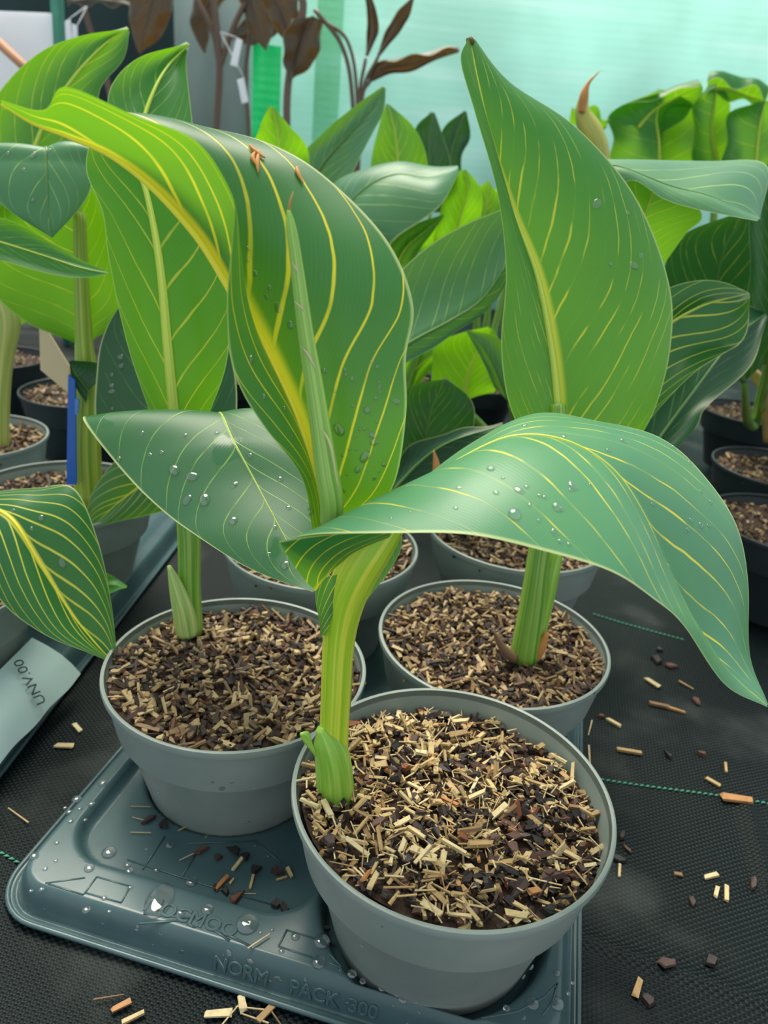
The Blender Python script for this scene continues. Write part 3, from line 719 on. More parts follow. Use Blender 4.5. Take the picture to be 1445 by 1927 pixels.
# big upright leaf, trough shaped, arching left
A1m = [(612, 1000), (592, 900), (560, 790), (515, 690), (465, 600), (425, 530), (372, 447), (292, 358), (210, 294), (130, 258), (62, 232), (2, 196)]
A1l = [(588, 1000), (570, 905), (500, 805), (440, 705), (430, 580), (434, 450), (436, 358), (372, 272), (260, 218), (125, 163), (82, 208), (0, 188)]
A1r = [(650, 985), (735, 925), (764, 780), (764, 670), (777, 570), (725, 448), (610, 330), (500, 268), (400, 240), (280, 224), (150, 232), (6, 205)]
leaf(A, Yc(A1m, [.303, .306, .311, .316, .320, .322, .322, .318, .312, .306, .300, .294]), Yc(A1l, [.297, .290, .284, .280, .278, .277, .278, .280, .282, .284, .290, .292]),
     Yc(A1r, [.303, .300, .300, .306, .316, .330, .345, .352, .352, .346, .322, .297]), G['hero'], nv=120, nu=26, bulge=(-.006, -.010), wave=(.0008, 5), midrib=.0032, key='A1', label='large upright leaf with bold yellow veins arching to the left')
# dried scraps stuck to the big leaf and its margin
for pts in ([(468, 272), (486, 284), (498, 296)], [(486, 284), (478, 300), (492, 318)], [(492, 282), (488, 302), (486, 322)], [(558, 312), (562, 328), (568, 342)]):
    pp = [leaf_point('A1', *q) for q in pts]; tube('dried_scrap', [p + n_ * .0009 for p, n_ in pp], [.0004, .0010, .0003], DRY, A, n=6, ns=8)
# rolled new leaf
tube('rolled_leaf', px_path([(622, 985, .290), (624, 940, .289), (614, 880, .288), (602, 800, .287), (590, 720, .2865), (577, 640, .286), (566, 560, .2855), (557, 490, .285), (548, 430, .2845), (543, 395, .284)]),
     [.0044, .0052, .0048, .0042, .0037, .0031, .0027, .0023, .0019, .0006], SPIKE, A, n=16, ns=60)
tube('rolled_leaf_tip', px_path([(543, 398, .284), (546, 378, .284), (552, 360, .284)]), [.0006, .0004, .0001], DRY, A, n=6)
def seam(p0, p1, p2, nm='roll_seam'):
    tube(nm, px_path([p0, p1, p2]), [.0001, .0005, .0001], stem_mat('seam', srgb(180, 176, 130), srgb(206, 196, 160)), A, n=6, ns=12)
seam((566, 650, .2835), (580, 668, .2825), (597, 700, .2835)); seam((554, 567, .2835), (564, 576, .2828), (577, 590, .2835)); seam((547, 490, .2835), (556, 504, .2828), (567, 522, .2835))
seam((601, 800, .2835), (622, 840, .282), (637, 925, .2835))
# arching right leaf
A3m = [(700, 1012), (770, 932), (860, 868), (960, 822), (1060, 828), (1150, 880), (1210, 965), (1258, 1075), (1310, 1190), (1378, 1270), (1443, 1328)]
A3n = [(525, 1018), (600, 1006), (730, 1001), (860, 1006), (970, 1022), (1070, 1048), (1160, 1082), (1230, 1125), (1285, 1178), (1365, 1288), (1444, 1331)]
A3f = [(700, 985), (790, 905), (890, 832), (1010, 778), (1130, 792), (1235, 822), (1315, 882), (1378, 972), (1408, 1095), (1412, 1235), (1445, 1325)]
leaf(A, Yc(A3m, [.296, .306, .312, .314, .312, .308, .302, .296, .290, .285, .281]), Yc(A3n, [.268, .263, .256, .250, .247, .246, .248, .252, .258, .268, .279]),
     Yc(A3f, [.300, .318, .336, .348, .356, .360, .358, .350, .336, .312, .284]), G['fold'], nv=120, nu=24, bulge=(.006, .003), wave=(.0006, 4), midrib=.0010, rib=MIDG, key='A3', label='broad pale green leaf arching right and drooping to its tip')
patch(A, Yc([(525, 1019), (580, 1010), (640, 1004), (700, 1002), (738, 1001)], [.2675, .2665, .265, .262, .262]), Yc([(594, 1112), (610, 1090), (640, 1062), (672, 1035), (722, 1005)], [.289, .287, .285, .283, .280]), G['hero'], 'leaf_base', bulge=.002, label='shaded underside at the base of the arching leaf')
patch(A, Yc([(757, 1003), (752, 1040), (725, 1085), (676, 1142)], [.335, .33, .322, .310]), Yc([(690, 1000), (690, 1050), (680, 1100), (660, 1150)], [.315, .312, .308, .304]), G['grey'], 'leaf_base', bulge=.002, label='pale back of the lower leaf right of the stem')

# ---- plant in the left front pot
B = plant(onz(360, 1188, .092), 'canna with a lime leaf and a wet drooping leaf in the left pot')
tube('stem', px_path([(362, 1190, .446), (357, 1100, .448), (355, 1000, .452), (345, 900, .46), (330, 800, .475)]), [.0075, .0075, .0077, .0065, .0052], STEMG, B, n=16, ns=30)
tube('sheath', px_path([(352, 1192, .440), (345, 1150, .439), (332, 1105, .438), (318, 1065, .437)]), [.0078, .0075, .005, .0012], stem_mat('sheath_pale', srgb(140, 176, 84), srgb(198, 210, 140)), B, n=14, ns=20)
leaf(B, Yc([(330, 800), (316, 650), (305, 530), (290, 430), (268, 340), (230, 275), (205, 250)], lin(.475, .53, 7)), Yc([(290, 800), (240, 650), (205, 490), (193, 400), (163, 325), (170, 272), (203, 250)], lin(.47, .52, 7)),
     Yc([(385, 800), (425, 690), (431, 590), (420, 500), (395, 400), (320, 300), (207, 250)], lin(.48, .55, 7)), G['lime'], nv=80, nu=16, bulge=(.006, -.008), midrib=.0042, rib=MIDG, key='B1', label='upright lime leaf lit from behind')
leaf(B, Yc([(380, 900), (330, 800), (300, 700), (275, 590), (290, 500)], lin(.52, .60, 5)), Yc([(300, 900), (190, 830), (182, 700), (206, 605), (285, 500)], lin(.53, .60, 5)),
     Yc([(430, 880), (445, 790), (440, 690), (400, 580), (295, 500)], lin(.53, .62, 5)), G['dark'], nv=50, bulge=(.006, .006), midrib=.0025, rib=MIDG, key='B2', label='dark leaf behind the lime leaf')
leaf(B, Yc([(300, 420), (270, 320), (268, 240), (290, 170), (318, 122), (356, 83)], lin(.62, .72, 6)), Yc([(225, 400), (208, 300), (202, 225), (210, 160), (262, 108), (354, 82)], lin(.62, .71, 6)),
     Yc([(370, 400), (368, 300), (362, 230), (354, 160), (350, 110), (357, 84)], lin(.62, .73, 6)), G['mid'], nv=50, bulge=(.008, .008), midrib=.003, rib=MIDG, label='smooth green leaf with a sharp upper tip')

tube('petiole', px_path([(352, 1000, .452), (375, 930, .458), (395, 850, .455), (412, 790, .437)]), [.006, .005, .004, .002], STEMG, B, n=10, ns=16)
leaf(B, [(395, 850, .455), (405, 800, .447), (415, 777, .43), (440, 830, .405), (480, 905, .385), (525, 990, .36), (560, 1055, .343), (590, 1113, .328)],
     [(330, 860, .46), (230, 810, .447), (156, 785, .425), (215, 868, .40), (285, 943, .38), (365, 1005, .36), (470, 1070, .342), (588, 1114, .327)],
     [(440, 850, .46), (490, 800, .45), (540, 776, .43), (600, 840, .41), (640, 920, .39), (645, 1000, .37), (630, 1065, .35), (592, 1112, .328)],
     G['wet'], nv=100, nu=20, bulge=(.003, .003), wave=(.0008, 4), midrib=.0006, rib=MIDG, key='A4', label='wet broad leaf drooping to the right behind the big veined leaf')

# ---- plant in the pot behind, right
C = plant(onz(985, 1236, .095), 'canna with a tall upright leaf in the right pot behind the nearest one')
tube('stem', px_path([(985, 1240, .452), (1000, 1150, .455), (1012, 1060, .458), (1030, 940, .465), (1048, 820, .475), (1050, 760, .48)]), [.0105, .0092, .0078, .0075, .0068, .005], STEMG, C, n=18, ns=36)
tube('sheath', px_path([(1000, 1232, .456), (1020, 1150, .460), (1035, 1080, .462), (1050, 1030, .466)]), [.006, .0065, .0065, .004], SHEATH, C, n=14, ns=20)
tube('sheath', px_path([(1005, 1240, .450), (1018, 1215, .450), (1030, 1190, .449)]), [.004, .004, .0012], DRY, C, n=10, ns=10)
tube('sheath', px_path([(968, 1240, .446), (945, 1218, .443), (928, 1186, .440)]), [.004, .003, .0006], plain('brown_sheath', srgb(120, 92, 70), .7), C, n=10, ns=10)
leaf(C, Yc([(1052, 860), (1048, 760), (1036, 650), (1010, 520), (965, 400), (925, 270), (898, 150), (884, 76)], lin(.475, .53, 8)),
     Yc([(1000, 850), (958, 760), (943, 650), (952, 510), (935, 360), (893, 210), (867, 115), (880, 74)], lin(.47, .525, 8)),
     Yc([(1180, 860), (1232, 770), (1262, 650), (1258, 530), (1195, 370), (1085, 240), (960, 155), (893, 76)], lin(.50, .54, 8)), G['up'], nv=110, nu=22, bulge=(-.006, -.014), midrib=.0036, rib=MIDG, key='C1', label='tall upright pointed leaf streaked with broken yellow veins')
tube('dried_tip', px_path([(885, 84, .5285), (885, 76, .5285), (889, 71, .5285)]), [.0022, .0030, .0012], plain('brown_tip', srgb(96, 78, 50), .8), C, n=8)
leaf(C, Yc([(1040, 520), (1100, 330), (1152, 312), (1261, 350), (1344, 372), (1426, 414)], lin(.60, .58, 6)), Yc([(1060, 560), (1130, 400), (1185, 340), (1250, 375), (1320, 396), (1425, 416)], lin(.59, .565, 6)),
     Yc([(1050, 480), (1090, 318), (1170, 303), (1330, 303), (1441, 310), (1430, 413)], [.61, .63, .66, .68, .66, .59]), G['grey'], nv=60, bulge=(.004, .004), midrib=.002, rib=MIDG, label='sideways leaf with pale upper face behind the tall leaf')
leaf(C, Yc([(1180, 540), (1200, 440), (1225, 370), (1250, 320)], .64), Yc([(1140, 520), (1150, 400), (1170, 330), (1245, 318)], .63), Yc([(1240, 510), (1290, 440), (1320, 402), (1255, 322)], .65), G['bright'], nv=40, bulge=(.004, .004), midrib=.002, rib=MIDG, label='bright green underside behind the tall leaf')
leaf(C, Yc([(1100, 900), (1170, 740), (1225, 640), (1310, 580), (1410, 552)], lin(.54, .60, 5)), Yc([(1080, 800), (1150, 640), (1230, 560), (1320, 525), (1408, 550)], lin(.56, .62, 5)), Yc([(1190, 830), (1290, 715), (1365, 664), (1402, 632), (1412, 554)], lin(.53, .585, 5)),
     G['stripe'], nv=60, bulge=(.008, .008), wave=(.002, 3), midrib=.002, rib=MIDG, label='striped leaf pointing right behind the tall leaf')
leaf(C, Yc([(1150, 960), (1230, 840), (1310, 730), (1380, 640), (1440, 590)], lin(.60, .70, 5)), Yc([(1120, 900), (1180, 760), (1260, 640), (1350, 570), (1435, 585)], lin(.62, .72, 5)), Yc([(1230, 920), (1305, 805), (1335, 760), (1410, 690), (1445, 595)], lin(.59, .69, 5)),
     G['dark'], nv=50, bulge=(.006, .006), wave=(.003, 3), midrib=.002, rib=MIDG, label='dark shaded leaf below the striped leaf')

# ---- cannas on the left tray
D = plant((-.262, .615, .094), 'canna at left with a thick stem beside the blue stick')
tube('stem', px_path([(168, 945, .62), (163, 840, .625), (165, 740, .63), (158, 640, .635), (153, 520, .64), (150, 400, .645)]), [.0125, .012, .0105, .0075, .006, .005], stem_mat('stem_left', srgb(116, 156, 40), srgb(186, 196, 84)), D, n=16, ns=30)
leaf(D, Yc([(158, 650), (153, 560), (150, 470), (150, 380), (152, 300)], lin(.635, .66, 5)), Yc([(140, 645), (40, 600), (-30, 520), (-10, 400), (140, 300)], lin(.63, .64, 5)), Yc([(176, 640), (222, 600), (214, 500), (200, 400), (165, 300)], lin(.64, .66, 5)),
     G['bright'], nv=50, bulge=(.005, .005), midrib=.004, rib=MIDG, label='glowing leaf around the left stem')
leaf(D, Yc([(70, 330), (86, 278), (88, 310), (90, 350), (92, 400), (98, 447)], [.66, .60, .585, .58, .578, .575]), Yc([(-40, 360), (-70, 285), (-60, 310), (-30, 350), (20, 398), (95, 446)], [.67, .60, .59, .58, .576, .574]), Yc([(140, 330), (168, 276), (164, 310), (172, 350), (150, 392), (100, 446)], [.66, .60, .59, .585, .58, .575]),
     G['grey'], nv=50, bulge=(.004, .004), midrib=.0014, rib=MIDG, key='D3', label='pale drooping leaf hanging over the left stem')
leaf(D, Yc([(-90, 430), (0, 455), (80, 480), (150, 503), (204, 514)], lin(.57, .54, 5)), Yc([(-80, 400), (10, 412), (80, 447), (150, 488), (203, 512)], lin(.57, .545, 5)), Yc([(-80, 480), (0, 490), (80, 512), (150, 523), (203, 516)], lin(.56, .538, 5)),
     G['mid'], nv=40, bulge=(.004, .004), midrib=.001, rib=MIDG, label='narrow leaf pointing right across the left stem')
leaf(D, Yc([(165, 735), (150, 715), (140, 700), (132, 680)], .615), Yc([(162, 760), (146, 735), (134, 705), (130, 680)], .613), Yc([(175, 725), (200, 712), (188, 685), (136, 678)], .61), G['dark'], nv=24, nu=8, bulge=(.002, .002), label='small folded leaf on the left stem')
leaf(D, Yc([(330, 880), (280, 905), (225, 945), (172, 992)], lin(.60, .585, 4)), Yc([(300, 840), (225, 860), (170, 935), (165, 990)], lin(.61, .59, 4)), Yc([(340, 950), (285, 968), (220, 982), (173, 994)], lin(.585, .58, 4)), G['stripe'], nv=40, bulge=(.004, .004), midrib=.001, rib=MIDG, label='low striped leaf below the wet leaf tip')
leaf(D, Yc([(20, 460), (40, 360), (80, 240), (135, 150), (195, 85), (242, 54)], lin(.72, .82, 6)), Yc([(-80, 440), (-70, 300), (-5, 178), (70, 102), (150, 68), (240, 54)], lin(.71, .81, 6)), Yc([(100, 460), (140, 360), (180, 230), (190, 165), (232, 112), (244, 60)], lin(.73, .83, 6)),
     G['mid'], nv=60, bulge=(.010, .010), midrib=.003, rib=MIDG, label='broad leaf in front of the white board')
E8 = plant((-.29, .47, .093), 'canna at the left edge with a boldly striped drooping leaf')
tube('stem', px_path([(-40, 1120, .47), (-50, 1030, .465), (-40, 960, .455)]), [.009, .008, .006], STEMG, E8, n=12, ns=14)
leaf(E8, Yc([(-40, 945), (20, 975), (70, 1050), (135, 1155), (190, 1222), (220, 1250)], [.45, .435, .425, .415, .408, .404]), Yc([(-50, 990), (-30, 1070), (10, 1140), (85, 1195), (160, 1226), (219, 1250)], [.44, .42, .405, .40, .40, .403]),
     Yc([(-20, 925), (70, 918), (140, 920), (185, 1020), (210, 1140), (221, 1248)], [.46, .46, .455, .44, .425, .405]), G['bold'], nv=80, nu=18, bulge=(.005, .005), midrib=.0012, rib=MIDRIB, key='D8', label='drooping leaf with bold yellow stripes')
leaf(E8, Yc([(180, 1105), (205, 1100), (239, 1102)], .47), Yc([(180, 1075), (205, 1080), (238, 1101)], .475), Yc([(180, 1125), (205, 1118), (238, 1103)], .465), G['mid'], nv=16, nu=6, bulge=(.002, .002), label='small leaf tip')
L0 = plant(onz(2, 868, .093), 'yellowish canna stem cut by the left edge of the photo')
tube('stem', px_path([(2, 868, .77), (0, 760, .775), (6, 680, .78), (15, 600, .785), (-10, 540, .79)]), [.009, .010, .010, .012, .009], stem_mat('stem_pale', srgb(150, 170, 80), srgb(200, 196, 120)), L0, n=12, ns=20)
leaf(L0, Yc([(10, 640), (20, 590), (10, 540), (-10, 480)], .78), Yc([(-20, 640), (-50, 590), (-50, 540), (-12, 480)], .77), Yc([(30, 620), (60, 590), (40, 540), (-8, 480)], .79), G['mid'], nv=24, nu=8, bulge=(.004, .004), label='leaf base at the left edge')

# ---- cannas in the background rows
def bgplant(label, base, leaves, group='background cannas', pot=True, at=None, seed=[40]):
    zc = np.array(at) if at is not None else ony(*base)
    if pot:
        seed[0] += 1; make_pot((zc[0], zc[1], .093), R=.072, label='dark pot of the ' + ' '.join(label.split()[:11]), mat=POTD, depth=.012, seed=seed[0], nchip=160, size=1.8, soil_name='below the ' + ' '.join(label.split()[:8]))
    p = plant((zc[0], zc[1], .08), label, group)
    for (m, l, r, g, rb_) in leaves:
        leaf(p, m, l, r, G[g], nv=44, nu=10, bulge=(.008, .008), wave=(.002, 2.5), midrib=rb_, rib=MIDG)
        b = ony(*m[0]); zb = np.array([zc[0], zc[1], .0])
        tube('stalk', [zb + (0, 0, .075), (zb + b) / 2 + (0, 0, .02), b], [.009, .007, .003], STEMG, p, n=8, ns=12)
    return p
def tri(base, top, tip): pass
bgplant('grey green canna with a leaf pointing up right in the middle distance', (600, 520, 1.1),
    [(Yc([(560, 420), (600, 320), (650, 260), (695, 210), (723, 164)], lin(1.08, 1.14, 5)), Yc([(525, 420), (560, 305), (610, 248), (670, 198), (720, 163)], lin(1.08, 1.13, 5)), Yc([(630, 420), (670, 310), (703, 250), (722, 205), (726, 166)], lin(1.07, 1.14, 5)), 'grey', .003),
     (Yc([(525, 360), (525, 290), (520, 240), (511, 201)], 1.02), Yc([(485, 360), (478, 280), (488, 240), (509, 200)], 1.0), Yc([(580, 360), (580, 285), (548, 240), (513, 201)], 1.03), 'bright', .002)])
bgplant('canna with two upright leaves behind the middle, before the mint wall', (760, 500, 1.3),
    [(Yc([(750, 400), (748, 310), (742, 245), (729, 195)], 1.25), Yc([(700, 400), (698, 310), (712, 240), (727, 194)], 1.24), Yc([(800, 400), (806, 320), (783, 245), (731, 196)], 1.26), 'mid', .003),
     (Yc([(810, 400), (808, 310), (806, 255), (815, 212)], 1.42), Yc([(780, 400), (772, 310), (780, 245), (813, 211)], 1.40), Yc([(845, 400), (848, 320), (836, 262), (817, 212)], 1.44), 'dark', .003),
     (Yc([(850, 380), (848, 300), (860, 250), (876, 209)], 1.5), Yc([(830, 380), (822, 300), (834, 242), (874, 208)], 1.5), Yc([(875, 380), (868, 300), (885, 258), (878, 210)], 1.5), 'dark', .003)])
bgplant('canna with an arching leaf beaded with water behind the main leaf', (740, 600, .95),
    [(Yc([(600, 520), (640, 410), (690, 352), (745, 328), (805, 334), (863, 322)], .95), Yc([(690, 560), (722, 478), (750, 446), (795, 412), (835, 380), (864, 324)], .91), Yc([(590, 440), (620, 360), (670, 322), (742, 306), (805, 316), (862, 320)], 1.0), 'grey', .002),
     (Yc([(850, 470), (865, 410), (880, 360), (872, 319)], .98), Yc([(815, 460), (828, 400), (848, 350), (868, 319)], .97), Yc([(890, 470), (906, 410), (902, 350), (875, 319)], .99), 'bright', .002),
     (Yc([(745, 500), (765, 465), (800, 435), (835, 405)], .93), Yc([(725, 500), (735, 462), (775, 425), (833, 404)], .93), Yc([(770, 510), (790, 470), (812, 440), (836, 406)], .93), 'mid', .001),
     (Yc([(840, 520), (840, 460), (845, 430), (850, 410)], 1.02), Yc([(790, 520), (790, 460), (810, 425), (848, 409)], 1.02), Yc([(900, 520), (890, 460), (872, 430), (852, 410)], 1.02), 'bright', .001)])
bgplant('canna with a dark waxy leaf leaning right behind the main leaf', (750, 760, .66), at=(-.045, .605, .09), pot=False, leaves=
    [(Yc([(700, 690), (780, 640), (850, 602), (910, 560), (965, 480)], lin(.60, .66, 5)), Yc([(690, 600), (745, 520), (810, 460), (880, 420), (963, 385)], lin(.62, .67, 5)), Yc([(720, 710), (790, 670), (850, 630), (905, 592), (968, 500)], lin(.59, .65, 5)), 'grey', .002),
     (Yc([(795, 900), (800, 830), (812, 770), (838, 714)], .70), Yc([(740, 900), (745, 810), (760, 735), (836, 713)], .69), Yc([(900, 900), (893, 820), (888, 755), (842, 714)], .71), 'dark', .002),
     (Yc([(735, 930), (790, 870), (850, 830), (950, 800)], .66), Yc([(730, 880), (780, 835), (850, 812), (945, 795)], .68), Yc([(760, 940), (830, 900), (890, 860), (955, 805)], .64), 'dark', .002)])
bgplant('bright canna glowing low between the dark leaves', (880, 800, .92), at=(.205, .97, .09), leaves=
    [(Yc([(870, 760), (878, 715), (895, 670), (925, 620)], .92), Yc([(815, 750), (812, 690), (830, 640), (920, 615)], .90), Yc([(930, 740), (945, 710), (950, 670), (930, 620)], .94), 'bright', .003),
     (Yc([(745, 760), (775, 705), (805, 675), (850, 640)], .96), Yc([(730, 720), (755, 680), (790, 655), (845, 638)], .96), Yc([(770, 770), (795, 715), (825, 685), (852, 642)], .96), 'bright', .002),
     (Yc([(960, 760), (940, 710), (915, 660), (878, 622)], .84), Yc([(930, 730), (915, 695), (895, 655), (876, 622)], .84), Yc([(980, 720), (965, 670), (935, 635), (880, 621)], .84), 'grey', .002)])
bgplant('dark canna at the right edge behind the sideways leaf', (1540, 760, .85), at=(DP[0][0] + .02, DP[0][1] + .02, .09), pot=False, leaves=
    [(Yc([(1400, 720), (1350, 590), (1360, 480), (1400, 400)], .80), Yc([(1240, 680), (1245, 540), (1275, 450), (1395, 398)], .78), Yc([(1450, 680), (1480, 560), (1470, 470), (1405, 400)], .80), 'dark', .003),
     (Yc([(1460, 620), (1450, 500), (1450, 400), (1445, 310)], .72), Yc([(1400, 600), (1412, 490), (1410, 400), (1442, 308)], .72), Yc([(1520, 600), (1520, 480), (1500, 390), (1450, 308)], .72), 'dark', .003)])

for k, (p_, lab) in enumerate(((DP[1], 'dark canna mostly beyond the right edge above the middle dark pot'), (DP[2], 'dark canna mostly beyond the right edge above the lowest dark pot'))):
    Y0 = float(p_[1]); dx = 60 * k
    bgplant(lab, None, [
        (Yc([(1500 + dx, 760), (1540 + dx, 620), (1590 + dx, 500), (1680 + dx, 420)], Y0 + .02), Yc([(1470 + dx, 760), (1462 + dx, 620), (1500 + dx, 480), (1670 + dx, 415)], Y0 - .04), Yc([(1540 + dx, 770), (1640 + dx, 650), (1690 + dx, 540), (1690 + dx, 425)], Y0 + .06), 'dark', .003),
        (Yc([(1490 + dx, 740), (1500 + dx, 560), (1480 + dx, 430), (1460 + dx, 330)], Y0 + .05), Yc([(1470 + dx, 740), (1450 + dx, 560), (1448 + dx, 430), (1455 + dx, 330)], Y0 + .05), Yc([(1520 + dx, 740), (1580 + dx, 560), (1550 + dx, 430), (1465 + dx, 330)], Y0 + .08), 'mid', .003)],
        at=(p_[0] + .02, p_[1], .09), pot=False)

# fill rows farther back (seen between the leaves)
rf_ = np.random.default_rng(21)
for i, (px, py, Y) in enumerate(((930, 345, 1.3), (690, 340, 1.45), (980, 330, 1.6), (420, 330, 1.2), (1120, 350, 1.2))):
    lv = []
    for k in range(3):
        a = rf_.uniform(-40, 40); h = rf_.uniform(50, 90); w_ = rf_.uniform(28, 42)
        m = [(px + k * 30 - 30, py + 150), (px + k * 30 - 30 + a * .3, py + 80), (px + k * 30 - 30 + a * .7, py + 30), (px + k * 30 - 30 + a, py + 20 - h * .3)]
        l = [(x - w_ * f, y - 5) for (x, y), f in zip(m, (.4, 1, .8, .02))]; r = [(x + w_ * f, y + 5) for (x, y), f in zip(m, (.4, 1, .8, .02))]
        lv.append((Yc(m, Y + .03 * k), Yc(l, Y + .03 * k - .02), Yc(r, Y + .03 * k), ['mid', 'dark', 'bright'][(i + k) % 3], .003))
    bgplant(['distant canna just left of the tall leaf', 'distant canna under the grey green leaf', 'distant canna hidden behind the tall leaf', 'distant canna behind the big veined leaf', 'distant canna below the dried flower bud'][i], (px, py + 170, Y), lv)

# dried bud and orange shoot tip
H = plant(ony(1120, 330, 1.0), 'yellowish dried flower bud spike before the mint wall', None, 'flower_bud', 'bud')
tube('stalk', [np.array([ony(1140, 420, 1.0)[0], 1.0, -.006]), ony(1140, 420, 1.0)], [.008, .008], STEMG, H, n=8)
tube('bud', px_path([(1140, 420, 1.0), (1128, 300, 1.0), (1112, 250, 1.0), (1096, 212, 1.0), (1100, 180, 1.0), (1108, 155, 1.0), (1130, 132, 1.0)]), [.008, .013, .014, .009, .005, .002, .0004], stem_mat('bud', srgb(190, 180, 80), srgb(160, 170, 90)), H, n=12, ns=30)
tube('dried_tip', px_path([(1094, 212, .99), (1098, 182, .99), (1107, 157, .99), (1128, 134, .99)]), [.004, .005, .002, .0004], DRY, H, n=8, ns=16)
S = plant(ony(820, 905, .58), 'small orange shoot tip peeking over the arching leaf', None, 'shoot_tip', 'shoot')
tube('shoot', px_path([(822, 905, .58), (821, 875, .58), (816, 848, .58)]), [.004, .003, .0005], plain('orange_shoot', srgb(206, 140, 84), .5), S, n=10, ns=14)

# taro-like plants at the right
T = plant(ony(1300, 420, 1.5), 'plant with broad wavy leaves against the mint wall at right', None, 'taro_plant')
for m, l, r in (
    ([(1240, 330), (1240, 270), (1235, 220), (1250, 170)], [(1150, 330), (1150, 270), (1150, 215), (1245, 168)], [(1320, 330), (1320, 270), (1312, 205), (1256, 170)]),
    ([(1200, 240), (1230, 208), (1270, 185), (1318, 162)], [(1140, 225), (1190, 193), (1250, 180), (1316, 160)], [(1240, 260), (1280, 225), (1310, 200), (1322, 164)]),
    ([(1350, 310), (1340, 250), (1345, 200), (1350, 160)], [(1310, 310), (1310, 250), (1312, 200), (1347, 158)], [(1390, 310), (1385, 250), (1375, 200), (1354, 160)]),
    ([(1420, 330), (1425, 270), (1430, 230), (1440, 190)], [(1365, 330), (1362, 270), (1375, 215), (1436, 190)], [(1480, 330), (1490, 270), (1490, 220), (1446, 190)]),
    ([(1330, 165), (1370, 168), (1405, 180), (1440, 190)], [(1330, 155), (1372, 158), (1410, 165), (1440, 186)], [(1335, 175), (1375, 185), (1405, 196), (1440, 194)]),
    ([(1140, 240), (1125, 222), (1105, 212), (1075, 208)], [(1150, 225), (1130, 212), (1105, 205), (1075, 206)], [(1140, 255), (1120, 235), (1100, 222), (1075, 210)])):
    leaf(T, Yc(m, 1.5), Yc(l, 1.46), Yc(r, 1.52), G['taro'], nv=44, nu=12, bulge=(.02, .025), wave=(.008, 1.6), midrib=.004, rib=MIDG)
for q in ((1240, 330), (1350, 310), (1420, 330)): tube('stalk', [ony(*q, 1.5), ony(q[0] * .5 + 650, 560, 1.5), (ony(1300, 560, 1.5)[0], 1.5, .0)], [.006, .008, .012], STEMG, T, n=8, ns=12)

# ---- bronze plants at the back
def bronze(label, base, stems, leaves):
    p = plant(ony(*base), label, 'bronze leaved plants at the back', 'bronze_plant')
    for pts, r in stems: tube('stem', px_path(pts), r, BSTEM, p, n=8, ns=20)
    for m, l, r in leaves: leaf(p, m, l, r, G['purple'], nv=36, nu=8, bulge=(.01, .01), wave=(.008, 2.5), midrib=.004, rib=BSTEM)
    return p
bronze('tall bronze plant with forked brown stems before the grey sheet', (405, 420, 2.3),
    [([(405, 420, 2.3), (407, 250, 2.3), (413, 120, 2.3), (400, -20, 2.3)], .010), ([(413, 130, 2.3), (400, 60, 2.3), (365, -10, 2.3)], .007), ([(413, 130, 2.3), (440, 50, 2.3), (475, -20, 2.3)], .008), ([(470, 420, 2.35), (468, 240, 2.35), (462, 140, 2.35), (480, 0, 2.35)], .006)],
    [(Yc([(290, -30), (280, 20), (270, 60), (262, 100)], 2.1), Yc([(240, -30), (243, 20), (248, 60), (260, 98)], 2.1), Yc([(330, -30), (322, 20), (305, 65), (264, 100)], 2.12),),
     (Yc([(470, -20), (480, 20), (490, 60), (500, 95)], 2.3), Yc([(440, -20), (458, 20), (470, 60), (498, 94)], 2.3), Yc([(520, -20), (520, 20), (512, 60), (502, 95)], 2.32)),
     (Yc([(400, -10), (380, 30), (375, 60), (385, 100)], 2.4), Yc([(370, -10), (358, 30), (362, 60), (383, 99)], 2.4), Yc([(430, -10), (405, 30), (395, 60), (387, 100)], 2.42))])
bronze('bronze plant with one broad dark drooping leaf near the emerald strip', (540, 420, 2.0),
    [([(545, 420, 2.0), (540, 260, 2.0), (543, 150, 2.0), (570, 20, 2.0), (560, -20, 2.0)], .009)],
    [(Yc([(590, 30), (575, 60), (560, 105), (545, 150)], 2.0), Yc([(550, 35), (535, 65), (533, 110), (541, 150)], 1.98), Yc([(606, 40), (604, 75), (590, 120), (548, 150)], 2.02)),
     (Yc([(510, -20), (530, 20), (545, 60), (560, 90)], 2.05), Yc([(480, -20), (505, 25), (525, 65), (557, 90)], 2.05), Yc([(560, -20), (562, 20), (570, 50), (563, 90)], 2.05))])
bronze('slender bronze plant with thin dark leaves against the mint wall', (665, 420, 2.0),
    [([(668, 420, 2.0), (664, 200, 2.0), (645, 90, 2.0), (592, 18, 2.0)], .005), ([(670, 420, 2.0), (672, 190, 2.0), (655, 80, 2.0), (610, 40, 2.0)], .004), ([(672, 420, 2.0), (675, 200, 2.0), (688, 110, 2.0)], .004), ([(672, 420, 2.0), (680, 190, 2.0), (712, 105, 2.0)], .004), ([(672, 420, 2.0), (680, 200, 2.0), (697, 150, 2.0)], .004)],
    [(Yc([(690, 105), (700, 60), (698, 20), (690, -20)], 2.0), Yc([(688, 105), (690, 60), (690, 20), (684, -20)], 2.0), Yc([(693, 105), (712, 60), (708, 20), (694, -20)], 2.0)),
     (Yc([(712, 104), (735, 65), (755, 30), (778, -5)], 2.0), Yc([(710, 103), (726, 58), (748, 22), (775, -6)], 2.0), Yc([(716, 104), (746, 68), (768, 36), (780, -4)], 2.0)),
     (Yc([(696, 152), (725, 128), (775, 120), (820, 104), (864, 97)], 2.0), Yc([(694, 150), (722, 114), (775, 108), (820, 96), (864, 95)], 1.98), Yc([(699, 154), (735, 140), (780, 133), (822, 112), (864, 99)], 2.0))])
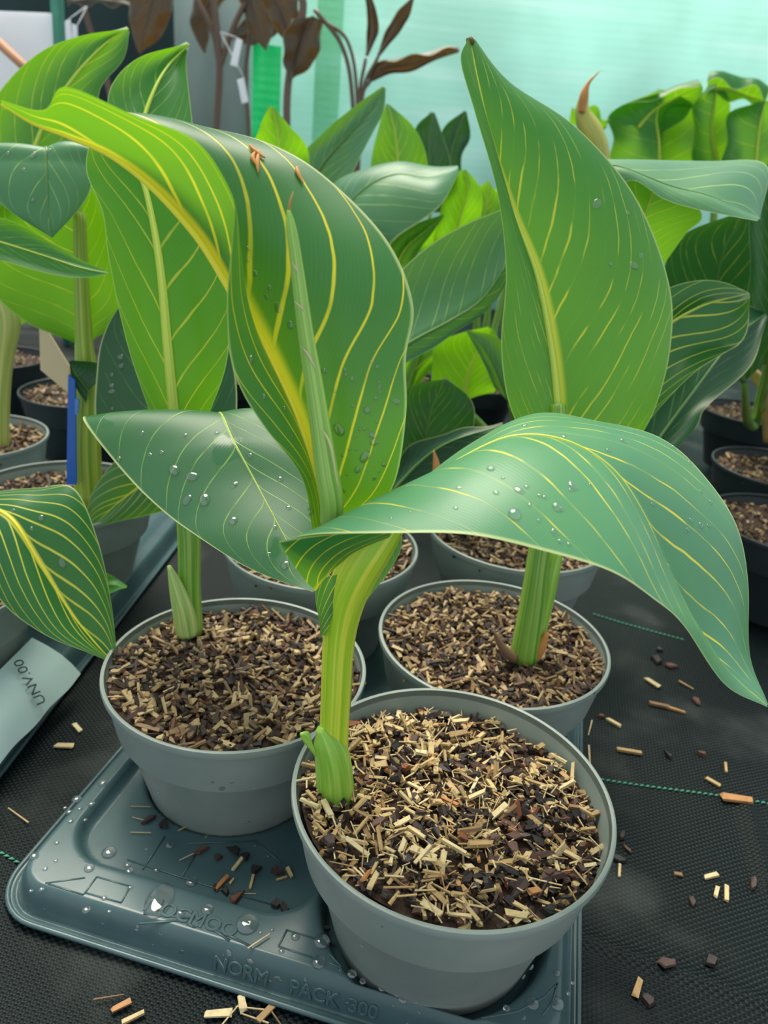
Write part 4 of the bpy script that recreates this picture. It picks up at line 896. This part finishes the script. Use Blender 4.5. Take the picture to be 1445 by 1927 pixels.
bronze('dark shrub with grey green leaves behind the white tags', (300, 420, 2.5),
    [([(260, 420, 2.5), (215, 200, 2.5), (165, 40, 2.5), (150, -20, 2.5)], .008), ([(230, 300, 2.5), (185, 110, 2.5), (120, 60, 2.5)], .005)],
    [(Yc([(130, 5), (165, -2), (210, 2), (245, 12)], 2.4), Yc([(128, 12), (165, 8), (210, 10), (245, 14)], 2.38), Yc([(130, -15), (165, -25), (215, -15), (246, 8)], 2.4)),
     (Yc([(540, -20), (520, 30), (470, 60), (440, 70)], 2.6), Yc([(560, 0), (530, 55), (480, 85), (440, 75)], 2.6), Yc([(500, -20), (490, 10), (455, 40), (438, 66)], 2.6))])

# white tags
for pts, Y, lab in ((((433, 122), (445, 70), (456, 76), (446, 126)), 2.0, 'white paper tag hanging higher beside the forked brown stems'), (((446, 150), (459, 146), (467, 192), (455, 195)), 2.0, 'white paper tag hanging lower beside the emerald strip'),
                    (((122, 40), (132, 34), (136, 80), (124, 80)), 1.9, 'white curled tag right of the white board'), (((135, 44), (145, 48), (146, 80), (137, 80)), 1.9, 'second white curled tag right of the white board')):
    e_ = empty('plant_tag', tuple(ony(*pts[0], Y)), lab, 'tag', 'white tags at the back'); pslab('tag_card', pts, Y, .002, WHITE, e_)
    a_ = ony(*pts[1], Y); b_ = ony(*((414, 60) if pts[0][0] > 400 else (165, 10)), 2.3 if pts[0][0] > 400 else 2.42); tube('tag_string', [a_, (a_ + b_) / 2, b_], .001, WHITE, e_, n=5)
o = pslab('plant_label', [(73, 596), (82, 598), (131, 690), (131, 742), (77, 698)][0:1] + [(80, 590), (131, 690), (131, 742), (76, 696)][1:], .70, .0015, CREAM); tag(o, 'cream plant label standing behind the blue stick', 'label')
bs = empty('blue_stick', tuple(ony(135, 912, .60)), 'blue plastic stick standing in the left pot', 'stick')
slab('stick_body', [ony(128, 705, .61), ony(141, 715, .61), ony(143, 912, .60), ony(125, 912, .60)], .003, BLUE, bs)
slab('stick_rib', [ony(141, 750, .606), ony(148, 752, .606), ony(146, 780, .606), ony(141, 780, .606)], .002, plain('pale_blue', srgb(90, 140, 210), .3), bs)
o = tube('tan_stem', px_path([(1448, 830, 1.0), (1442, 745, 1.0), (1420, 705, 1.0), (1393, 692, 1.0)]), [.008, .008, .007, .003], plain('tan', srgb(190, 160, 100), .6), n=10, ns=20); tag(o, 'bent tan dried stem at the right edge', 'stem')

# white label card on the left tray
cb0, cb1 = onz(-30, 1468, .020), onz(154, 1268, .020)
ct1, ct0 = onz(60, 1200, .052), onz(-110, 1370, .052)
cardo = empty('product_label', tuple(cb0), 'white printed film label wrapped on the edge of the left tray', 'label')
n = 24; V = []; Fc = []
for i in range(n):
    f = i / (n - 1); a = cb0 * (1 - f) + cb1 * f; b = ct0 * (1 - f) + ct1 * f; wv = .0008 * math.sin(f * 17)
    for k in range(5):
        g = k / 4; V.append(a * (1 - g) + b * g + np.array([.0035 * math.sin(g * 3.1) + wv * (1 - g), 0, .002 * math.sin(g * 3.1)]))
for i in range(n - 1):
    for k in range(4): Fc.append((i * 5 + k, (i + 1) * 5 + k, (i + 1) * 5 + k + 1, i * 5 + k + 1))
mesh('label_film', V, Fc, LABEL, cardo)
xd = (cb1 - cb0) / np.linalg.norm(cb1 - cb0); yd = (ct1 - cb1); yd -= xd * (yd @ xd); yd /= np.linalg.norm(yd); nd_ = np.cross(xd, yd)
if nd_ @ fw > 0: nd_ = -nd_
def oncard(px, py, off=.0075):
    r = ray(px, py); p0 = cb0 + nd_ * off; return CAM + r * (((p0 - CAM) @ nd_) / (r @ nd_))
c0, c1 = oncard(88, 1322), oncard(47, 1250)
tx = (c1 - c0) / np.linalg.norm(c1 - c0); ty = np.cross(nd_, tx)
text_mesh('label_text', 'UNV.00', .0115, frame(c0, tx, ty, nd_), INK, cardo, .0001, 0)
c0, c1 = oncard(149, 1262), oncard(138, 1235); tx = (c1 - c0) / np.linalg.norm(c1 - c0); ty = np.cross(nd_, tx)

# ------------------------------------------------------------------ water droplets
def drop_mesh(flat, elong):
    V = []; Fc = []; n, m = 14, 6
    for i in range(m):
        a = (i / m) * math.pi / 2 - .12
        for j in range(n):
            b = j / n * 2 * math.pi; V.append((math.cos(a) * math.cos(b) * elong, math.cos(a) * math.sin(b), math.sin(a) * flat))
    V.append((0, 0, flat)); V.append((0, 0, -.12 * flat)); t, bt = len(V) - 2, len(V) - 1
    for i in range(m - 1):
        for j in range(n): k = (j + 1) % n; Fc.append((i * n + j, i * n + k, (i + 1) * n + k, (i + 1) * n + j))
    for j in range(n): k = (j + 1) % n; Fc.append(((m - 1) * n + j, (m - 1) * n + k, t)); Fc.append((k, j, bt))
    o = mesh('water_droplet', V, Fc, WATER); me = o.data; bpy.data.objects.remove(o); return me
DM = [drop_mesh(.55, 1.), drop_mesh(.6, 1.25), drop_mesh(.5, 1.1), drop_mesh(.4, 1.5)]
def drop(p, nrm, r, label, group, k=None):
    nrm = Vector(nrm).normalized(); q = nrm.to_track_quat('Z', 'Y').to_matrix() @ Matrix.Rotation(rng.uniform(0, 6.28), 3, 'Z')
    place(DM[rng.integers(len(DM)) if k is None else k], 'water_droplet', p, [list(row) for row in q], r, label, 'droplet', group)
def leaf_drops(key, pts, label, group):
    for px, py, rp in pts:
        p, n_ = leaf_point(key, px, py); d = (p - CAM) @ fw
        drop(p, n_, rp * d / F, label, group)
leaf_drops('A3', [(918, 880, 8), (968, 972, 13), (990, 918, 5), (1040, 1005, 6), (1055, 1015, 5), (1082, 915, 9), (1075, 920, 5), (1050, 950, 9), (1062, 962, 6), (975, 920, 8), (948, 895, 4), (932, 925, 5), (1010, 932, 5), (1020, 930, 5), (1000, 948, 4), (1018, 975, 4), (1175, 822, 7), (990, 795, 5), (1324, 985, 7), (1305, 975, 6), (1337, 988, 4), (1300, 1000, 5), (1235, 948, 4), (1150, 912, 4), (1112, 905, 4), (1076, 1025, 4), (860, 915, 4), (850, 958, 4), (1340, 940, 5), (1325, 925, 4), (1262, 1060, 4), (1248, 1040, 4), (1145, 840, 5), (1065, 815, 5), (1280, 830, 5), (1310, 860, 5), (765, 960, 3), (730, 975, 3)],
    'clear water bead on the arching right leaf', 'water beads on the arching leaf')
dr = np.random.default_rng(9)
pts = [(522, 580, 7), (545, 612, 8), (690, 770, 7), (680, 855, 9), (668, 890, 6), (634, 815, 11), (480, 678, 8), (502, 740, 6), (543, 765, 6), (556, 815, 5), (590, 905, 4), (705, 825, 6), (700, 840, 6), (720, 880, 5), (745, 755, 6), (465, 470, 4), (470, 495, 4), (478, 520, 6), (500, 560, 5), (508, 545, 5), (640, 925, 5), (575, 955, 6), (590, 972, 7), (412, 515, 6), (398, 508, 5), (610, 700, 5), (650, 700, 4), (660, 720, 5), (630, 740, 4)]
pts += [(dr.uniform(640, 730), dr.uniform(680, 900), dr.uniform(2, 4)) for _ in range(28)]
leaf_drops('A1', pts, 'clear water droplet on the big veined upright leaf', 'droplets on the big veined leaf')
leaf_drops('A4', [(440, 975, 9), (525, 895, 6), (470, 855, 5), (518, 985, 5), (380, 935, 11), (345, 940, 8), (330, 880, 10), (360, 895, 9), (300, 850, 4), (275, 855, 4), (410, 810, 4), (440, 905, 6), (548, 950, 5), (215, 860, 5), (260, 815, 4), (345, 815, 4), (500, 1040, 4), (530, 1060, 8)], 'water patch on the wet drooping leaf over the left pot', 'water on the wet lower leaf')
leaf_drops('C1', [(1127, 388, 8), (1200, 500, 7), (1145, 500, 4), (1210, 480, 5), (1185, 395, 4)], 'water droplet on the tall upright leaf', 'droplets on the tall leaf')
leaf_drops('B2', [(222, 668, 6), (222, 690, 5), (216, 725, 5), (218, 738, 5), (210, 770, 4), (215, 705, 4)], 'water droplet on the dark leaf behind the lime leaf', 'droplets on the dark leaf')
leaf_drops('D8', [(120, 1062, 7), (75, 970, 6), (60, 990, 4), (30, 955, 4)], 'water droplet on the boldly striped drooping leaf', 'droplets on the striped leaf')
leaf_drops('D3', [(48, 322, 4), (68, 381, 4), (60, 285, 5), (68, 286, 4), (85, 282, 4), (10, 290, 4)], 'water droplet on the pale drooping left leaf', 'droplets on the pale drooping leaf')
# droplets on the tray (rim top, recess floor)
TD = [(168, 1634, 10), (144, 1504, 9), (172, 1513, 7), (130, 1528, 6), (194, 1474, 9), (64, 1611, 9), (107, 1586, 5), (132, 1546, 5), (105, 1440 + 180, 4), (85, 1635, 5), (162, 1712, 8), (78, 1673, 5), (58, 1676, 4), (196, 1690, 6), (245, 1670, 6), (150, 1522, 5), (160, 1543, 4), (134, 1546, 4), (122, 1520, 4), (205, 1715, 4), (556, 1762, 9), (605, 1772, 16), (600, 1811, 14), (530, 1790, 6), (662, 1833, 9), (682, 1847, 6), (718, 1860, 6), (748, 1871, 6), (758, 1880, 9), (783, 1884, 6), (640, 1660 + 165, 4), (512, 1750, 4), (1002, 1889, 13), (1048, 1889, 14), (953, 1898, 7), (1048, 1831, 7), (985, 1915, 5), (1070, 1870, 4), (1078, 1850, 4), (415, 1670 + 65, 4), (465, 1740, 22), (340, 1718, 9), (390, 1712, 12), (490, 1755, 4)]
for px, py, rp in TD:
    p = onz(px, py, TOP); drop(p, (0, 0, 1), rp * ((p - CAM) @ fw) / F, 'round water drop on the rim of the front tray', 'water drops on the front tray rim', 0)
p = onz(300, 1695, TOP); drop(p, (0, 0, 1), 26 * ((p - CAM) @ fw) / F, 'large puddle drop over the embossed tray logo', None, 3)
for px, py, rp in ((320, 1590, 9), (295, 1637, 7), (360, 1660, 12), (243, 1640, 9), (240, 1628, 7), (205, 1605, 14), (388, 1574, 4), (276, 1598, 3), (480, 1590, 4), (505, 1610, 4)):
    p = onz(px, py, .0105); drop(p, (0, 0, 1), rp * ((p - CAM) @ fw) / F, 'water drop in the recess of the front tray', 'water drops in the tray recess', 0)
# beads on the sloping front side of the tray
sn = np.cross(e3, vd); sn = sn if sn @ (CAM - sl0) > 0 else -sn
for _ in range(46):
    s_ = dr.uniform(.03, LX - .02); g = dr.uniform(.1, .95); p = tloc(s_, .0062 + .0036 * g, .0045 + .012 * g); drop(p, sn, dr.choice([.0005, .0008, .0012, .0016]), 'small water bead on the side of the front tray', 'water beads on the tray side')
# beads on the left pot and the nearest pot
def pot_beads(c, pts, label, group):
    for px, py, rp in pts:
        best = None
        for r, h_ in [(np.interp(h, [.012, .058, .0612, .0915], [.0605, .073, .0765, .0828]), h) for h in np.linspace(.014, .09, 60)]:
            z = c[2] - .097 + h_; q = onz(px, py, z); e = abs(math.hypot(q[0] - c[0], q[1] - c[1]) - r)
            if q[1] < c[1] and (best is None or e < best[0]): best = (e, q)
        q = best[1]; n_ = np.array([q[0] - c[0], q[1] - c[1], .0]); n_ /= np.linalg.norm(n_)
        drop(q, n_, rp * ((q - CAM) @ fw) / F, label, group, 1)
pot_beads(POTS['left'], [(400, 1470, 4), (418, 1480, 8), (436, 1471, 4), (440, 1485, 3), (297, 1492, 4), (395, 1482, 3), (467, 1548, 3)], 'small water bead on the left pot wall', 'water beads on the left pot')
pot_beads(POTS['front'], [(720, 1742, 4), (620, 1660, 3), (680, 1780, 3), (1000, 1820, 5), (985, 1838, 4), (1010, 1790, 4), (640, 1700, 3), (900, 1850, 3)], 'small water bead on the nearest pot wall', 'water beads on the nearest pot')
